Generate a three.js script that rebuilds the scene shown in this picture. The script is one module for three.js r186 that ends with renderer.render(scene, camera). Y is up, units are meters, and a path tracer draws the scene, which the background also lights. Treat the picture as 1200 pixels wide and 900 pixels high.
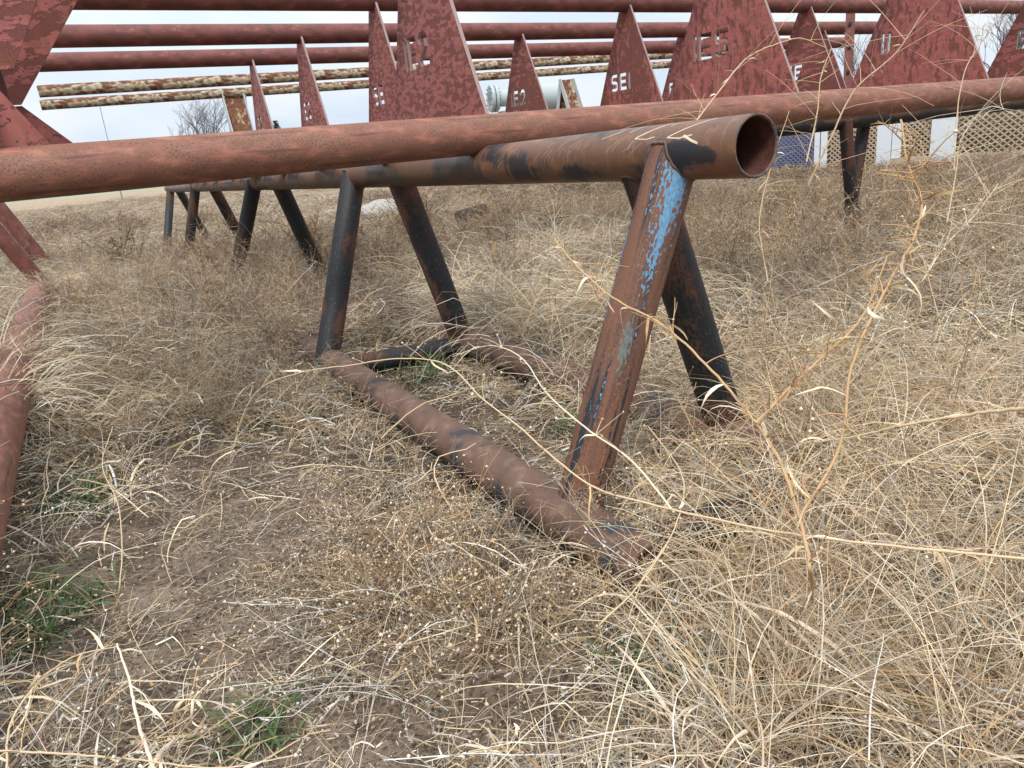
import * as THREE from 'three';
import { mergeGeometries } from 'three/addons/utils/BufferGeometryUtils.js';

// ------------------------------------------------------------------ camera, sky, sun, exposure
const W = 1200, H = 900, F = 832, EYE = 1.25;
const scene = new THREE.Scene();
const camera = new THREE.PerspectiveCamera(2 * Math.atan(H / 2 / F) * 180 / Math.PI, W / H, 0.05, 3000);
const CX = new THREE.Vector3(0.85959601, -0.09462306, 0.50213662);   // camera axes in the world
const CY = new THREE.Vector3(0.23439607, 0.94623062, -0.22294866);
const CZ = new THREE.Vector3(-0.45404096, 0.30934462, 0.83555533);
camera.position.set(0, EYE, 0);
camera.quaternion.setFromRotationMatrix(new THREE.Matrix4().makeBasis(CX, CY, CZ));
const renderer = new THREE.WebGLRenderer({ antialias: true });
renderer.toneMapping = THREE.LinearToneMapping;
renderer.toneMappingExposure = 1.0;
renderer.shadowMap.enabled = true;
const SKY_LEVEL = 1.0;
const SUN = 2.7, SUN_DIR = new THREE.Vector3(-0.35, 0.8, 0.45).normalize();

// a point of the photograph turned into a place: by distance along the view, or where it meets a height
const ray = (px, py) => new THREE.Vector3().addScaledVector(CX, (px - 600) / F).addScaledVector(CY, -(py - 450) / F).addScaledVector(CZ, -1);
const at = (px, py, d) => ray(px, py).multiplyScalar(d).add(camera.position);
const onY = (px, py, y = 0) => { const r = ray(px, py); return r.multiplyScalar((y - EYE) / r.y).add(camera.position); };
const onZ = (px, py, z) => { const r = ray(px, py); return r.multiplyScalar(z / r.z).add(camera.position); };

// ------------------------------------------------------------------ random numbers and tiling noise
function rng(seed) { let s = seed >>> 0; return () => { s = (s + 0x6d2b79f5) | 0; let t = Math.imul(s ^ (s >>> 15), 1 | s); t = (t + Math.imul(t ^ (t >>> 7), 61 | t)) ^ t; return ((t ^ (t >>> 14)) >>> 0) / 4294967296; }; }
const lerp = (a, b, t) => a + (b - a) * t, clamp = (x, a = 0, b = 1) => Math.min(b, Math.max(a, x));
const sstep = (a, b, x) => { const t = clamp((x - a) / (b - a)); return t * t * (3 - 2 * t); };
const PERM = new Uint8Array(512); { const r = rng(7); const p = [...Array(256).keys()]; for (let i = 255; i > 0; i--) { const j = Math.floor(r() * (i + 1)); [p[i], p[j]] = [p[j], p[i]]; } for (let i = 0; i < 512; i++) PERM[i] = p[i & 255]; }
const GX = new Float64Array(16).map((_, i) => Math.cos(i * Math.PI / 8)), GY = new Float64Array(16).map((_, i) => Math.sin(i * Math.PI / 8));
function noise(x, y, px = 256, py = 256, seed = 0) {                // gradient noise, period px by py, about -0.7 to 0.7
  const xi = Math.floor(x), yi = Math.floor(y), xf = x - xi, yf = y - yi, k = seed * 37;
  const i0 = (xi % px + px) % px, i1 = (i0 + 1) % px, j0 = (yi % py + py) % py, j1 = (j0 + 1) % py, A = PERM[(i0 + k) & 255], B = PERM[(i1 + k) & 255];
  const a = PERM[(A + j0) & 255] & 15, b = PERM[(B + j0) & 255] & 15, c = PERM[(A + j1) & 255] & 15, d = PERM[(B + j1) & 255] & 15;
  const u = xf * xf * xf * (xf * (xf * 6 - 15) + 10), v = yf * yf * yf * (yf * (yf * 6 - 15) + 10);
  const p = GX[a] * xf + GY[a] * yf, q = GX[b] * (xf - 1) + GY[b] * yf, r = GX[c] * xf + GY[c] * (yf - 1), t = GX[d] * (xf - 1) + GY[d] * (yf - 1);
  const m = p + (q - p) * u, n = r + (t - r) * u;
  return m + (n - m) * v;
}
function fbm(u, v, px, py, oct = 4, seed = 0, gain = 0.5) { let s = 0, a = 1; for (let o = 0; o < oct; o++) { s += a * noise(u * px, v * py, px, py, seed + o * 3); a *= gain; px *= 2; py *= 2; } return s; }
const mix3 = (a, b, t) => [lerp(a[0], b[0], t), lerp(a[1], b[1], t), lerp(a[2], b[2], t)];

// colour and height maps from one function (u, v) -> { c: sRGB 0..255, h: 0..1, r: roughness }
function maps(w, h, fn) {
  const c = new Uint8Array(w * h * 4), b = new Uint8Array(w * h * 4);
  for (let y = 0; y < h; y++) for (let x = 0; x < w; x++) {
    const o = fn((x + 0.5) / w, (y + 0.5) / h), i = (y * w + x) * 4;
    for (let k = 0; k < 3; k++) c[i + k] = clamp(o.c[k], 0, 255);
    b[i] = clamp(o.h * 255, 0, 255); b[i + 1] = clamp((o.r ?? 0.8) * 255, 0, 255); b[i + 2] = 0; c[i + 3] = b[i + 3] = 255;
  }
  const make = (data, srgb) => { const t = new THREE.DataTexture(data, w, h, THREE.RGBAFormat); t.wrapS = t.wrapT = THREE.RepeatWrapping; t.magFilter = THREE.LinearFilter; t.minFilter = THREE.LinearMipmapLinearFilter; t.generateMipmaps = true; if (srgb) t.colorSpace = THREE.SRGBColorSpace; t.needsUpdate = true; return t; };
  return { map: make(c, true), aux: make(b, false) };
}
function mat(m, rep = [1, 1], bump = 0.0012, extra = {}) {
  const own = (t) => { const q = t.clone(); q.repeat.set(...rep); q.needsUpdate = true; return q; };
  const map = own(m.map), aux = own(m.aux);
  return new THREE.MeshStandardMaterial({ map, roughnessMap: aux, roughness: 1, bumpMap: aux, bumpScale: bump, metalness: 0, ...extra });
}

// sky: one bright layer of thin cloud with pale blue showing through
{
  const w = 1024, h = 512, data = new Float32Array(w * h * 4);
  for (let y = 0; y < h; y++) for (let x = 0; x < w; x++) {
    const el = ((y + 0.5) / h - 0.5) * Math.PI, i = (y * w + x) * 4, up = Math.max(0, Math.sin(el));
    const u = x / w, k = 1 / (0.25 + up);
    const az = u * Math.PI * 2, nx = Math.cos(az) * Math.cos(el) * k, ny = Math.sin(az) * Math.cos(el) * k;
    const n = fbm((nx + 8) / 16, (ny + 8) / 16, 20, 28, 5, 4) * 1.1;
    const cl = sstep(-0.55, 0.55, n + 0.08);
    const c = mix3([0.64, 0.75, 0.89], [0.84, 0.89, 0.94], cl);
    const s = (1 + 1.25 * up) * SKY_LEVEL * (el < 0 ? 0.6 : 1);
    data[i] = c[0] * s; data[i + 1] = c[1] * s; data[i + 2] = c[2] * s; data[i + 3] = 1;
  }
  const t = new THREE.DataTexture(data, w, h, THREE.RGBAFormat, THREE.FloatType);
  t.mapping = THREE.EquirectangularReflectionMapping; t.magFilter = THREE.LinearFilter; t.needsUpdate = true;
  scene.background = t; scene.environment = t; scene.environmentIntensity = 1;
}
const sun = new THREE.DirectionalLight(new THREE.Color(1.0, 0.95, 0.87), SUN);
sun.position.copy(SUN_DIR).multiplyScalar(40); sun.castShadow = true; sun.shadow.radius = 26; sun.shadow.mapSize.set(2048, 2048);
Object.assign(sun.shadow.camera, { left: -25, right: 25, top: 25, bottom: -25, near: 1, far: 100 });
scene.add(sun); scene.add(sun.target);

// ------------------------------------------------------------------ object helpers
const used = {};
const numbered = (n) => { const k = used[n] = (used[n] ?? -1) + 1; return k ? n + '_' + String(k).padStart(3, '0') : n; };
function shade(o) { o.traverse((q) => { if (q.isMesh) { q.castShadow = true; q.receiveShadow = true; } }); }
function tag(o, label, category, group) { o.userData.label = label; o.userData.category = category; if (group) o.userData.group = group; return o; }
function thing(name, label, category, [x, y, z] = [0, 0, 0], group) { const o = new THREE.Group(); o.name = numbered(name); o.position.set(x, y, z); scene.add(o); return tag(o, label, category, group); }
const partNames = new WeakMap();
function part(name, geo, m, parent, label) {                         // geometry is in world metres; it is moved into the parent's frame
  const o = new THREE.Mesh(geo, m); const t = partNames.get(parent) ?? {}; partNames.set(parent, t);
  const k = t[name] = (t[name] ?? -1) + 1; o.name = k ? name + '_' + String(k).padStart(3, '0') : name;
  parent.updateWorldMatrix(true, false); geo.applyMatrix4(new THREE.Matrix4().copy(parent.matrixWorld).invert());
  parent.add(o); if (label) o.userData.label = label; o.castShadow = o.receiveShadow = true; return o;
}
function stuff(o, name, kind = 'stuff') { o.name = numbered(name); o.userData.kind = kind; o.castShadow = o.receiveShadow = true; scene.add(o); return o; }

const V = (x, y, z) => new THREE.Vector3(x, y, z);
// a pipe between two points, uv in metres; wall > 0 leaves the start open with a bore; wob makes it slightly uneven
function pipe(p0, p1, r, { seg = 32, rows = 1, wall = 0, depth = 0.9, u0 = 0, v0 = 0, cap = true, sag = 0, ref } = {}) {
  const ax = p1.clone().sub(p0), L = ax.length(); ax.normalize();
  const up = ref ?? (Math.abs(ax.y) > 0.9 ? V(0, 0, 1) : V(0, 1, 0));
  const s = new THREE.Vector3().crossVectors(ax, up).normalize(), t = new THREE.Vector3().crossVectors(s, ax);
  const P = [], N = [], U = [], I = [];
  const ring = (c, rr, nx, na, v, inward = 1) => { const b = P.length / 3; for (let i = 0; i <= seg; i++) { const a = i / seg * Math.PI * 2 - Math.PI / 2 - Math.PI / 5, ca = Math.cos(a), sa = Math.sin(a); const d = s.clone().multiplyScalar(ca).addScaledVector(t, sa); P.push(c.x + d.x * rr, c.y + d.y * rr, c.z + d.z * rr); const n = d.multiplyScalar(nx).addScaledVector(ax, na).normalize(); N.push(n.x, n.y, n.z); U.push(u0 + i / seg * 2 * Math.PI * r, v0 + v); } return b; };
  const strip = (a, b, flip) => { for (let i = 0; i < seg; i++) { if (!flip) I.push(a + i, a + i + 1, b + i, b + i, a + i + 1, b + i + 1); else I.push(a + i, b + i, a + i + 1, b + i, b + i + 1, a + i + 1); } };
  let prev = null;
  for (let k = 0; k <= rows; k++) { const f = k / rows, c = p0.clone().lerp(p1, f); c.y -= sag * 4 * f * (1 - f); const b = ring(c, r, 1, 0, f * L); if (prev !== null) strip(prev, b, true); prev = b; }
  if (wall > 0) {
    const e1 = ring(p0, r, 0.4, -1, 0), e2 = ring(p0, r - wall, -0.3, -1, wall); strip(e1, e2, false);
    const i1 = ring(p0, r - wall, -1, 0, 0), i2 = ring(p0.clone().addScaledVector(ax, Math.min(depth, L)), r - wall, -1, 0, depth); strip(i1, i2, false);
  }
  const capAt = (c, dir, flip) => { const b = ring(c, r, 0, dir, 0), m = P.length / 3; P.push(c.x, c.y, c.z); N.push(ax.x * dir, ax.y * dir, ax.z * dir); U.push(u0, v0); for (let i = 0; i < seg; i++) flip ? I.push(m, b + i, b + i + 1) : I.push(m, b + i + 1, b + i); };
  if (cap) { if (!(wall > 0)) capAt(p0, -1, true); capAt(p1, 1, false); }
  const g = new THREE.BufferGeometry(); g.setAttribute('position', new THREE.Float32BufferAttribute(P, 3)); g.setAttribute('normal', new THREE.Float32BufferAttribute(N, 3)); g.setAttribute('uv', new THREE.Float32BufferAttribute(U, 2)); g.setIndex(I);
  return g;
}
function weld(c0, n, r, tube, seed) {                                 // a lumpy weld bead round a joint
  const g = new THREE.TorusGeometry(r, tube, 6, 40), p = g.attributes.position, R = rng(seed);
  for (let i = 0; i < p.count; i++) { const k = 1 + 0.02 * (R() - 0.5); p.setXYZ(i, p.getX(i) * k, p.getY(i) * k, p.getZ(i) + (R() - 0.5) * tube * 0.5); }
  g.computeVertexNormals(); g.applyQuaternion(new THREE.Quaternion().setFromUnitVectors(V(0, 0, 1), n)); g.translate(c0.x, c0.y, c0.z); return g;
}
function box(x, y, z, w, h, d, rotY = 0) { const g = new THREE.BoxGeometry(w, h, d); if (rotY) g.rotateY(rotY); g.translate(x, y, z); return g; }
function bar(p0, p1, w, d, ref = V(0, 1, 0)) {
  const ax = p1.clone().sub(p0), L = ax.length(); ax.normalize(); const s = new THREE.Vector3().crossVectors(ax, ref).normalize(), t = new THREE.Vector3().crossVectors(s, ax);
  const g = new THREE.BoxGeometry(w, L, d); g.applyMatrix4(new THREE.Matrix4().makeBasis(s, ax, t)); const m = p0.clone().add(p1).multiplyScalar(0.5); g.translate(m.x, m.y, m.z); const uv = g.attributes.uv; for (let i = 0; i < uv.count; i++) uv.setXY(i, uv.getX(i) * Math.max(w, 0.05) + p0.x, uv.getY(i) * L); return g;
}

// ------------------------------------------------------------------ materials of the steel
const speck = (u, v, p, s) => noise(u * p, v * p, p, p, s);
const redPipeTex = maps(1024, 1024, (u, v) => {                        // faded red oxide paint over rust, fine grained
  const a = fbm(u, v, 6, 4, 5, 1), b = fbm(u, v, 24, 10, 4, 5), g = speck(u, v, 200, 9) + 0.7 * speck(u, v, 110, 3);
  const str = fbm(u, v, 40, 2, 3, 12);
  let c = mix3([132, 83, 68], [146, 93, 77], sstep(-0.3, 0.4, a));
  c = mix3(c, [112, 81, 63], sstep(-0.5, 0.7, 0.6 * b + 0.4 * a + 0.6 * g) * 0.85);
  c = mix3(c, [168, 108, 88], sstep(0.15, 0.55, -b + 0.45 * g) * 0.7);
  c = mix3(c, [82, 54, 44], sstep(0.3, 0.65, g + 0.2 * b) * 0.85);
  c = mix3(c, [150, 120, 98], sstep(0.3, 0.6, -g + 0.3 * a) * 0.5);
  c = mix3(c, [84, 58, 46], sstep(0.24, 0.6, str) * 0.6);
  return { c, h: 0.5 + 0.35 * g + 0.2 * b, r: 0.68 + 0.15 * b };
});
const blackPipeTex = maps(1024, 1024, (u, v) => {                      // brown mill rust with worn dark coating and rubbed rings
  const a = fbm(u, v, 4, 3, 5, 21), ring = fbm(u, v, 3, 60, 3, 8), g = speck(u, v, 180, 4), b = fbm(u, v, 14, 14, 4, 2);
  let c = mix3([100, 72, 56], [86, 66, 56], sstep(-0.3, 0.3, a));
  c = mix3(c, [124, 84, 58], sstep(0.05, 0.6, b + 0.4 * ring + 0.15 * g) * 0.8);
  c = mix3(c, [46, 44, 45], sstep(-0.2, 0.4, a + 0.4 * ring + 0.25 * g));
  c = mix3(c, [126, 118, 112], sstep(0.3, 0.62, ring + 0.35 * g) * 0.5);
  c = mix3(c, [56, 38, 30], sstep(0.2, 0.55, g + 0.3 * b) * 0.7);
  return { c, h: 0.5 + 0.3 * g + 0.15 * ring, r: 0.42 + 0.25 * sstep(-0.2, 0.4, -a) };
});
const blackLegTex = maps(1024, 1024, (u, v) => {                       // black paint flaked to brown rust in long tongues
  const a = fbm(u + 0.02 * fbm(u, v, 16, 16, 3, 6), v, 6, 2, 5, 31), g = speck(u, v, 170, 4), d = fbm(u, v, 90, 40, 3, 14);
  const rust = sstep(-0.02, 0.1, a + 0.3 * d + 0.2 * g - 0.09);
  let c = mix3([25, 26, 29], [35, 37, 41], sstep(-0.2, 0.4, d));
  c = mix3(c, [92, 95, 100], sstep(0.42, 0.6, d + 0.5 * g) * 0.55);
  c = mix3(c, mix3([98, 66, 52], [66, 46, 39], sstep(-0.3, 0.4, g + d)), rust);
  return { c, h: 0.5 + 0.22 * g - 0.3 * rust, r: lerp(0.62, 0.88, rust) };
});
const redDullTex = maps(512, 512, (u, v) => {
  const a = fbm(u, v, 5, 5, 5, 41), g = speck(u, v, 130, 2), b = fbm(u, v, 16, 8, 4, 7);
  let c = mix3([120, 68, 62], [106, 60, 53], sstep(-0.3, 0.3, a));
  c = mix3(c, [92, 58, 44], sstep(0.05, 0.5, b + 0.3 * g));
  c = mix3(c, [152, 92, 84], sstep(0.3, 0.55, -b + 0.5 * g) * 0.7);
  return { c, h: 0.5 + 0.3 * g, r: 0.72 };
});
const footTex = maps(1024, 1024, (u, v) => {
  const a = fbm(u, v, 4, 5, 5, 51), g = speck(u, v, 160, 2), b = fbm(u, v, 16, 12, 4, 17);
  let c = mix3([108, 82, 69], [88, 69, 60], sstep(-0.3, 0.3, a + 0.2 * g));
  c = mix3(c, [128, 106, 90], sstep(0.05, 0.5, -b + 0.3 * g) * 0.7);
  c = mix3(c, [56, 58, 66], sstep(0.2, 0.36, a + 0.35 * b));
  c = mix3(c, [72, 46, 36], sstep(0.32, 0.6, g + 0.3 * b) * 0.7);
  return { c, h: 0.5 + 0.3 * g, r: 0.75 };
});
function peel(seed, amount) {                                          // pinkish red paint peeling off dark primer and rust
  return maps(1024, 1024, (u, v) => {
    const w1 = fbm(u, v, 14, 14, 3, seed), a = fbm(u + 0.025 * w1, v + 0.02 * w1, 6, 15, 6, seed + 3, 0.62), big = noise(u * 2, v * 2, 2, 2, seed + 9) + 0.6 * noise(u * 4, v * 5, 4, 5, seed + 10), g = speck(u, v, 220, 5) + 0.5 * speck(u, v, 400, 8);
    const str = fbm(u, v, 30, 2, 3, seed + 21), m = a + 0.5 * big + amount + 0.25 * g * sstep(-0.3, 0.2, big), bare = sstep(0, 0.05, m), edge = Math.exp(-Math.abs(m - 0.02) * 40);
    let c = mix3([164, 93, 86], [146, 80, 75], sstep(-0.3, 0.3, w1 + 0.3 * g)); c = mix3(c, [134, 82, 66], sstep(0.05, 0.5, str) * 0.7);
    const rusty = sstep(-0.15, 0.45, fbm(u, v, 4, 3, 4, seed + 14) + 0.2 * g);
    const under = mix3(mix3([124, 70, 63], [102, 58, 53], sstep(-0.4, 0.4, g)), mix3([136, 80, 58], [104, 62, 48], sstep(-0.4, 0.4, g + str)), rusty);
    c = mix3(c, under, bare); c = mix3(c, [70, 36, 34], edge * 0.6);
    c = mix3(c, [70, 36, 34], (1 - bare) * sstep(0.42, 0.55, fbm(u, v, 60, 60, 2, seed + 2)) );
    return { c, h: lerp(0.75, 0.3 + 0.2 * g, bare), r: lerp(0.62, 0.85, bare) };
  });
}
const peelA = peel(61, -0.2), peelB = peel(83, 0.22), peelM = peel(47, -0.02);
const whiteRustTex = maps(512, 512, (u, v) => {                       // old white paint, rusting through
  const a = fbm(u, v, 5, 7, 5, 71), b = fbm(u, v, 12, 20, 4, 3), g = speck(u, v, 120, 2);
  let c = mix3([182, 174, 158], [150, 134, 104], sstep(-0.2, 0.4, b));
  const keep = Math.exp(-(((u - 0.25 + 0.1 * a) / 0.11) ** 2)), rust = sstep(-0.25, 0.3, a + 0.5 * b + 0.4 * g + 0.34 - 0.5 * keep);
  c = mix3(c, mix3([122, 74, 44], [84, 54, 40], sstep(-0.3, 0.4, g + b)), rust);
  c = mix3(c, [150, 118, 62], sstep(0.1, 0.5, -a - 0.3 * g) * 0.5);
  return { c, h: 0.5 + 0.2 * g - 0.2 * rust, r: 0.8 };
});
const M = {
  redPipe: mat(redPipeTex), redDull: mat(redDullTex), black: mat(blackPipeTex, [1, 1], 0.0008), leg: mat(blackLegTex, [1, 1], 0.0008), foot: mat(footTex),
  plate: mat(peelA, [0.9, 0.9], 0.001), plateMid: mat(peelM, [1.2, 1.2], 0.001), plateRusty: mat(peelB, [0.9, 0.9], 0.001), whiteRust: mat(whiteRustTex, [1.9, 0.7], 0.0008),
  cutEdge: new THREE.MeshStandardMaterial({ color: new THREE.Color(0.30, 0.215, 0.20), roughness: 0.7 }),
};
// the inside of pipes
const boreTex = maps(256, 256, (u, v) => { const g = speck(u, v, 90, 3), a = fbm(u, v, 8, 8, 4, 9); return { c: mix3([92, 50, 38], [64, 36, 30], sstep(-0.4, 0.4, g + a)), h: 0.5 + 0.4 * g, r: 0.9 }; });

// near end of the black rack's top pipe: dark paint, chalk marks, rubbed rust
function endPipeMaterial() {
  const w = 640, h = 1400, cv = document.createElement('canvas'); cv.width = w; cv.height = h; const x = cv.getContext('2d');
  const im = x.createImageData(w, h);
  for (let j = 0; j < h; j++) for (let i = 0; i < w; i++) {
    const u = i / w, v = j / h, a = fbm(u, v, 4, 5, 5, 5), ring = fbm(u, v, 2, 70, 3, 13), g = speck(u, v, 150, 6), b = fbm(u, v, 10, 16, 4, 27);
    let c = mix3([110, 77, 57], [94, 70, 58], sstep(-0.3, 0.3, a));
    c = mix3(c, [136, 92, 60], sstep(0.0, 0.6, b + 0.35 * ring + 0.2 * g) * 0.8);
    c = mix3(c, [120, 110, 104], sstep(0.3, 0.6, ring + 0.3 * g) * 0.5);
    c = mix3(c, [48, 47, 50], sstep(0.1, 0.5, a + 0.4 * ring - 0.25 + 0.5 * sstep(0.35, 1, v) + 0.3 * Math.exp(-(((u - 0.93) / 0.09) ** 2))));
    c = mix3(c, [62, 40, 30], sstep(0.3, 0.6, g + 0.3 * b) * 0.6);
    const k = (j * w + i) * 4; im.data[k] = c[0]; im.data[k + 1] = c[1]; im.data[k + 2] = c[2]; im.data[k + 3] = 255;
  }
  x.putImageData(im, 0, 0);
  return { cv, x, w, h };
}

// ------------------------------------------------------------------ ground
const fieldNoise = (x, z, s, seed) => noise(x / s + 900, z / s + 900, 4096, 4096, seed);
function groundY(x, z) {
  const d = Math.hypot(x, z);
  let y = 0.05 * fieldNoise(x, z, 0.9, 1) + 0.022 * fieldNoise(x, z, 0.22, 2) + 0.15 * fieldNoise(x, z, 6, 3) * sstep(3, 9, d);
  y += 0.2 * sstep(-0.05, -0.75, x + 0.1 * fieldNoise(x, z, 1, 5)) * sstep(60, 20, d);
  return y - 0.01;
}
// bare earth patches: [place, radius, strength]
const bare = [[onY(570, 800), 0.46, 1], [onY(680, 810), 0.34, 1], [onY(450, 860), 0.42, 1], [onY(330, 660), 0.45, 1], [onY(200, 620), 0.5, 0.9], [onY(235, 690), 0.65, 1], [onY(270, 560), 0.52, 0.8], [onY(400, 740), 0.39, 0.9], [onY(690, 800), 0.26, 0.9], [onY(500, 820), 0.39, 1], [onY(330, 600), 0.49, 0.9], [onY(180, 780), 0.45, 0.9], [onY(300, 770), 0.47, 1], [onY(430, 850), 0.39, 1], [onY(560, 800), 0.36, 1], [onY(640, 790), 0.29, 0.9], [onY(500, 760), 0.31, 0.8], [onY(220, 540), 0.52, 0.6], [onY(600, 520), 0.45, 0.45], [onY(90, 700), 0.45, 0.7], [onY(130, 640), 0.52, 0.7], [onY(420, 780), 0.34, 0.7], [onY(330, 880), 0.39, 0.7], [onY(720, 780), 0.26, 0.5]];
const bareness = (x, z) => { let b = 0; for (const [p, r, s] of bare) { const d = Math.hypot(x - p.x, z - p.z) / r; b = Math.max(b, s * sstep(1.25, 0.55, d + 0.5 * fieldNoise(x, z, 0.25, 8))); } return b; };
{
  const n = 380, P = [], U = [], C = [], I = [], c0 = V(0.9, 0, -2.4), warp = (s) => Math.sign(s) * (5 * Math.abs(s) + 1200 * Math.abs(s) ** 6);
  for (let j = 0; j <= n; j++) for (let i = 0; i <= n; i++) {
    const x = c0.x + warp(i / n * 2 - 1), z = c0.z + warp(j / n * 2 - 1);
    P.push(x, groundY(x, z), z); U.push(x, z);
    const b = bareness(x, z), d = Math.hypot(x, z), t = clamp(0.5 + 0.7 * fieldNoise(x, z, 0.7, 6) + 0.4 * fieldNoise(x, z, 3, 7));
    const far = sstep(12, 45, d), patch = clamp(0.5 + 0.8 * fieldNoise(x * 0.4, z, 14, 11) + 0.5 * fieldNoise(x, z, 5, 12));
    let c = mix3([0.34, 0.29, 0.24], [0.6, 0.53, 0.45], t); c = mix3(c, mix3([0.78, 0.72, 0.67], [1.16, 1.11, 1.05], clamp(t * 1.3 - 0.1)), b);  // soil under grass tinted darker to deepen the shade between straws
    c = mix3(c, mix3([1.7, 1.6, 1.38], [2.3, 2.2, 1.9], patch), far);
    C.push(c[0], c[1], c[2]);
    if (i < n && j < n) { const a = j * (n + 1) + i; I.push(a, a + n + 1, a + 1, a + 1, a + n + 1, a + n + 2); }
  }
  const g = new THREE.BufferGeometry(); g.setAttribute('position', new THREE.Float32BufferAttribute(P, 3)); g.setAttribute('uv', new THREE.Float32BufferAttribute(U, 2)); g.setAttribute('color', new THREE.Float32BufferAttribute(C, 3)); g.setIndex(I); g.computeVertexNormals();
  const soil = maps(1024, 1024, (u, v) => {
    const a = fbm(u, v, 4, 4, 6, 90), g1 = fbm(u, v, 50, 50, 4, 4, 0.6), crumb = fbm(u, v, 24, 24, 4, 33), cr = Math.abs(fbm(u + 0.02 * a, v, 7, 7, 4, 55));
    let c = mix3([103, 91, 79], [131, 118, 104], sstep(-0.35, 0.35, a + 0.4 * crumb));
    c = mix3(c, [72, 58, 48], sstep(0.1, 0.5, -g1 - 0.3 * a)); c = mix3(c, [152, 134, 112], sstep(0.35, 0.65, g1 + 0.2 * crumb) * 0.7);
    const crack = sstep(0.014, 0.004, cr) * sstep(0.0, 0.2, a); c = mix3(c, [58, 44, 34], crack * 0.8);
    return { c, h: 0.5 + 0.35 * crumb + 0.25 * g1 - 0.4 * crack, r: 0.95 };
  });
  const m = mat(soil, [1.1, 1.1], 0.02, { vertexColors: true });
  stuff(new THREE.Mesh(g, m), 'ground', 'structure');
}
// low hills closing the field, far off
{
  const P = [], C = [], I = [], n = 160;
  for (let i = 0; i <= n; i++) {
    const a = -2.2 + i / n * 3.6, R0 = 620, hgt = 6 + 5 * fieldNoise(i * 0.6, 3, 8, 4) + 3 * fieldNoise(i, 9, 3, 6);
    for (const [r, y] of [[R0, -1], [R0 + 60, hgt * 0.7], [R0 + 140, hgt]]) { P.push(Math.sin(a) * r, y, -Math.cos(a) * r); const t = 0.5 + fieldNoise(i, r, 4, 2); C.push(lerp(0.24, 0.30, t), lerp(0.26, 0.30, t), lerp(0.17, 0.2, t)); }
    if (i < n) for (let k = 0; k < 2; k++) { const b = i * 3 + k; I.push(b, b + 3, b + 1, b + 1, b + 3, b + 4); }
  }
  const g = new THREE.BufferGeometry(); g.setAttribute('position', new THREE.Float32BufferAttribute(P, 3)); g.setAttribute('color', new THREE.Float32BufferAttribute(C, 3)); g.setIndex(I); g.computeVertexNormals();
  stuff(new THREE.Mesh(g, new THREE.MeshStandardMaterial({ vertexColors: true, roughness: 1, side: THREE.DoubleSide })), 'hills', 'structure');
}

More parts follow.
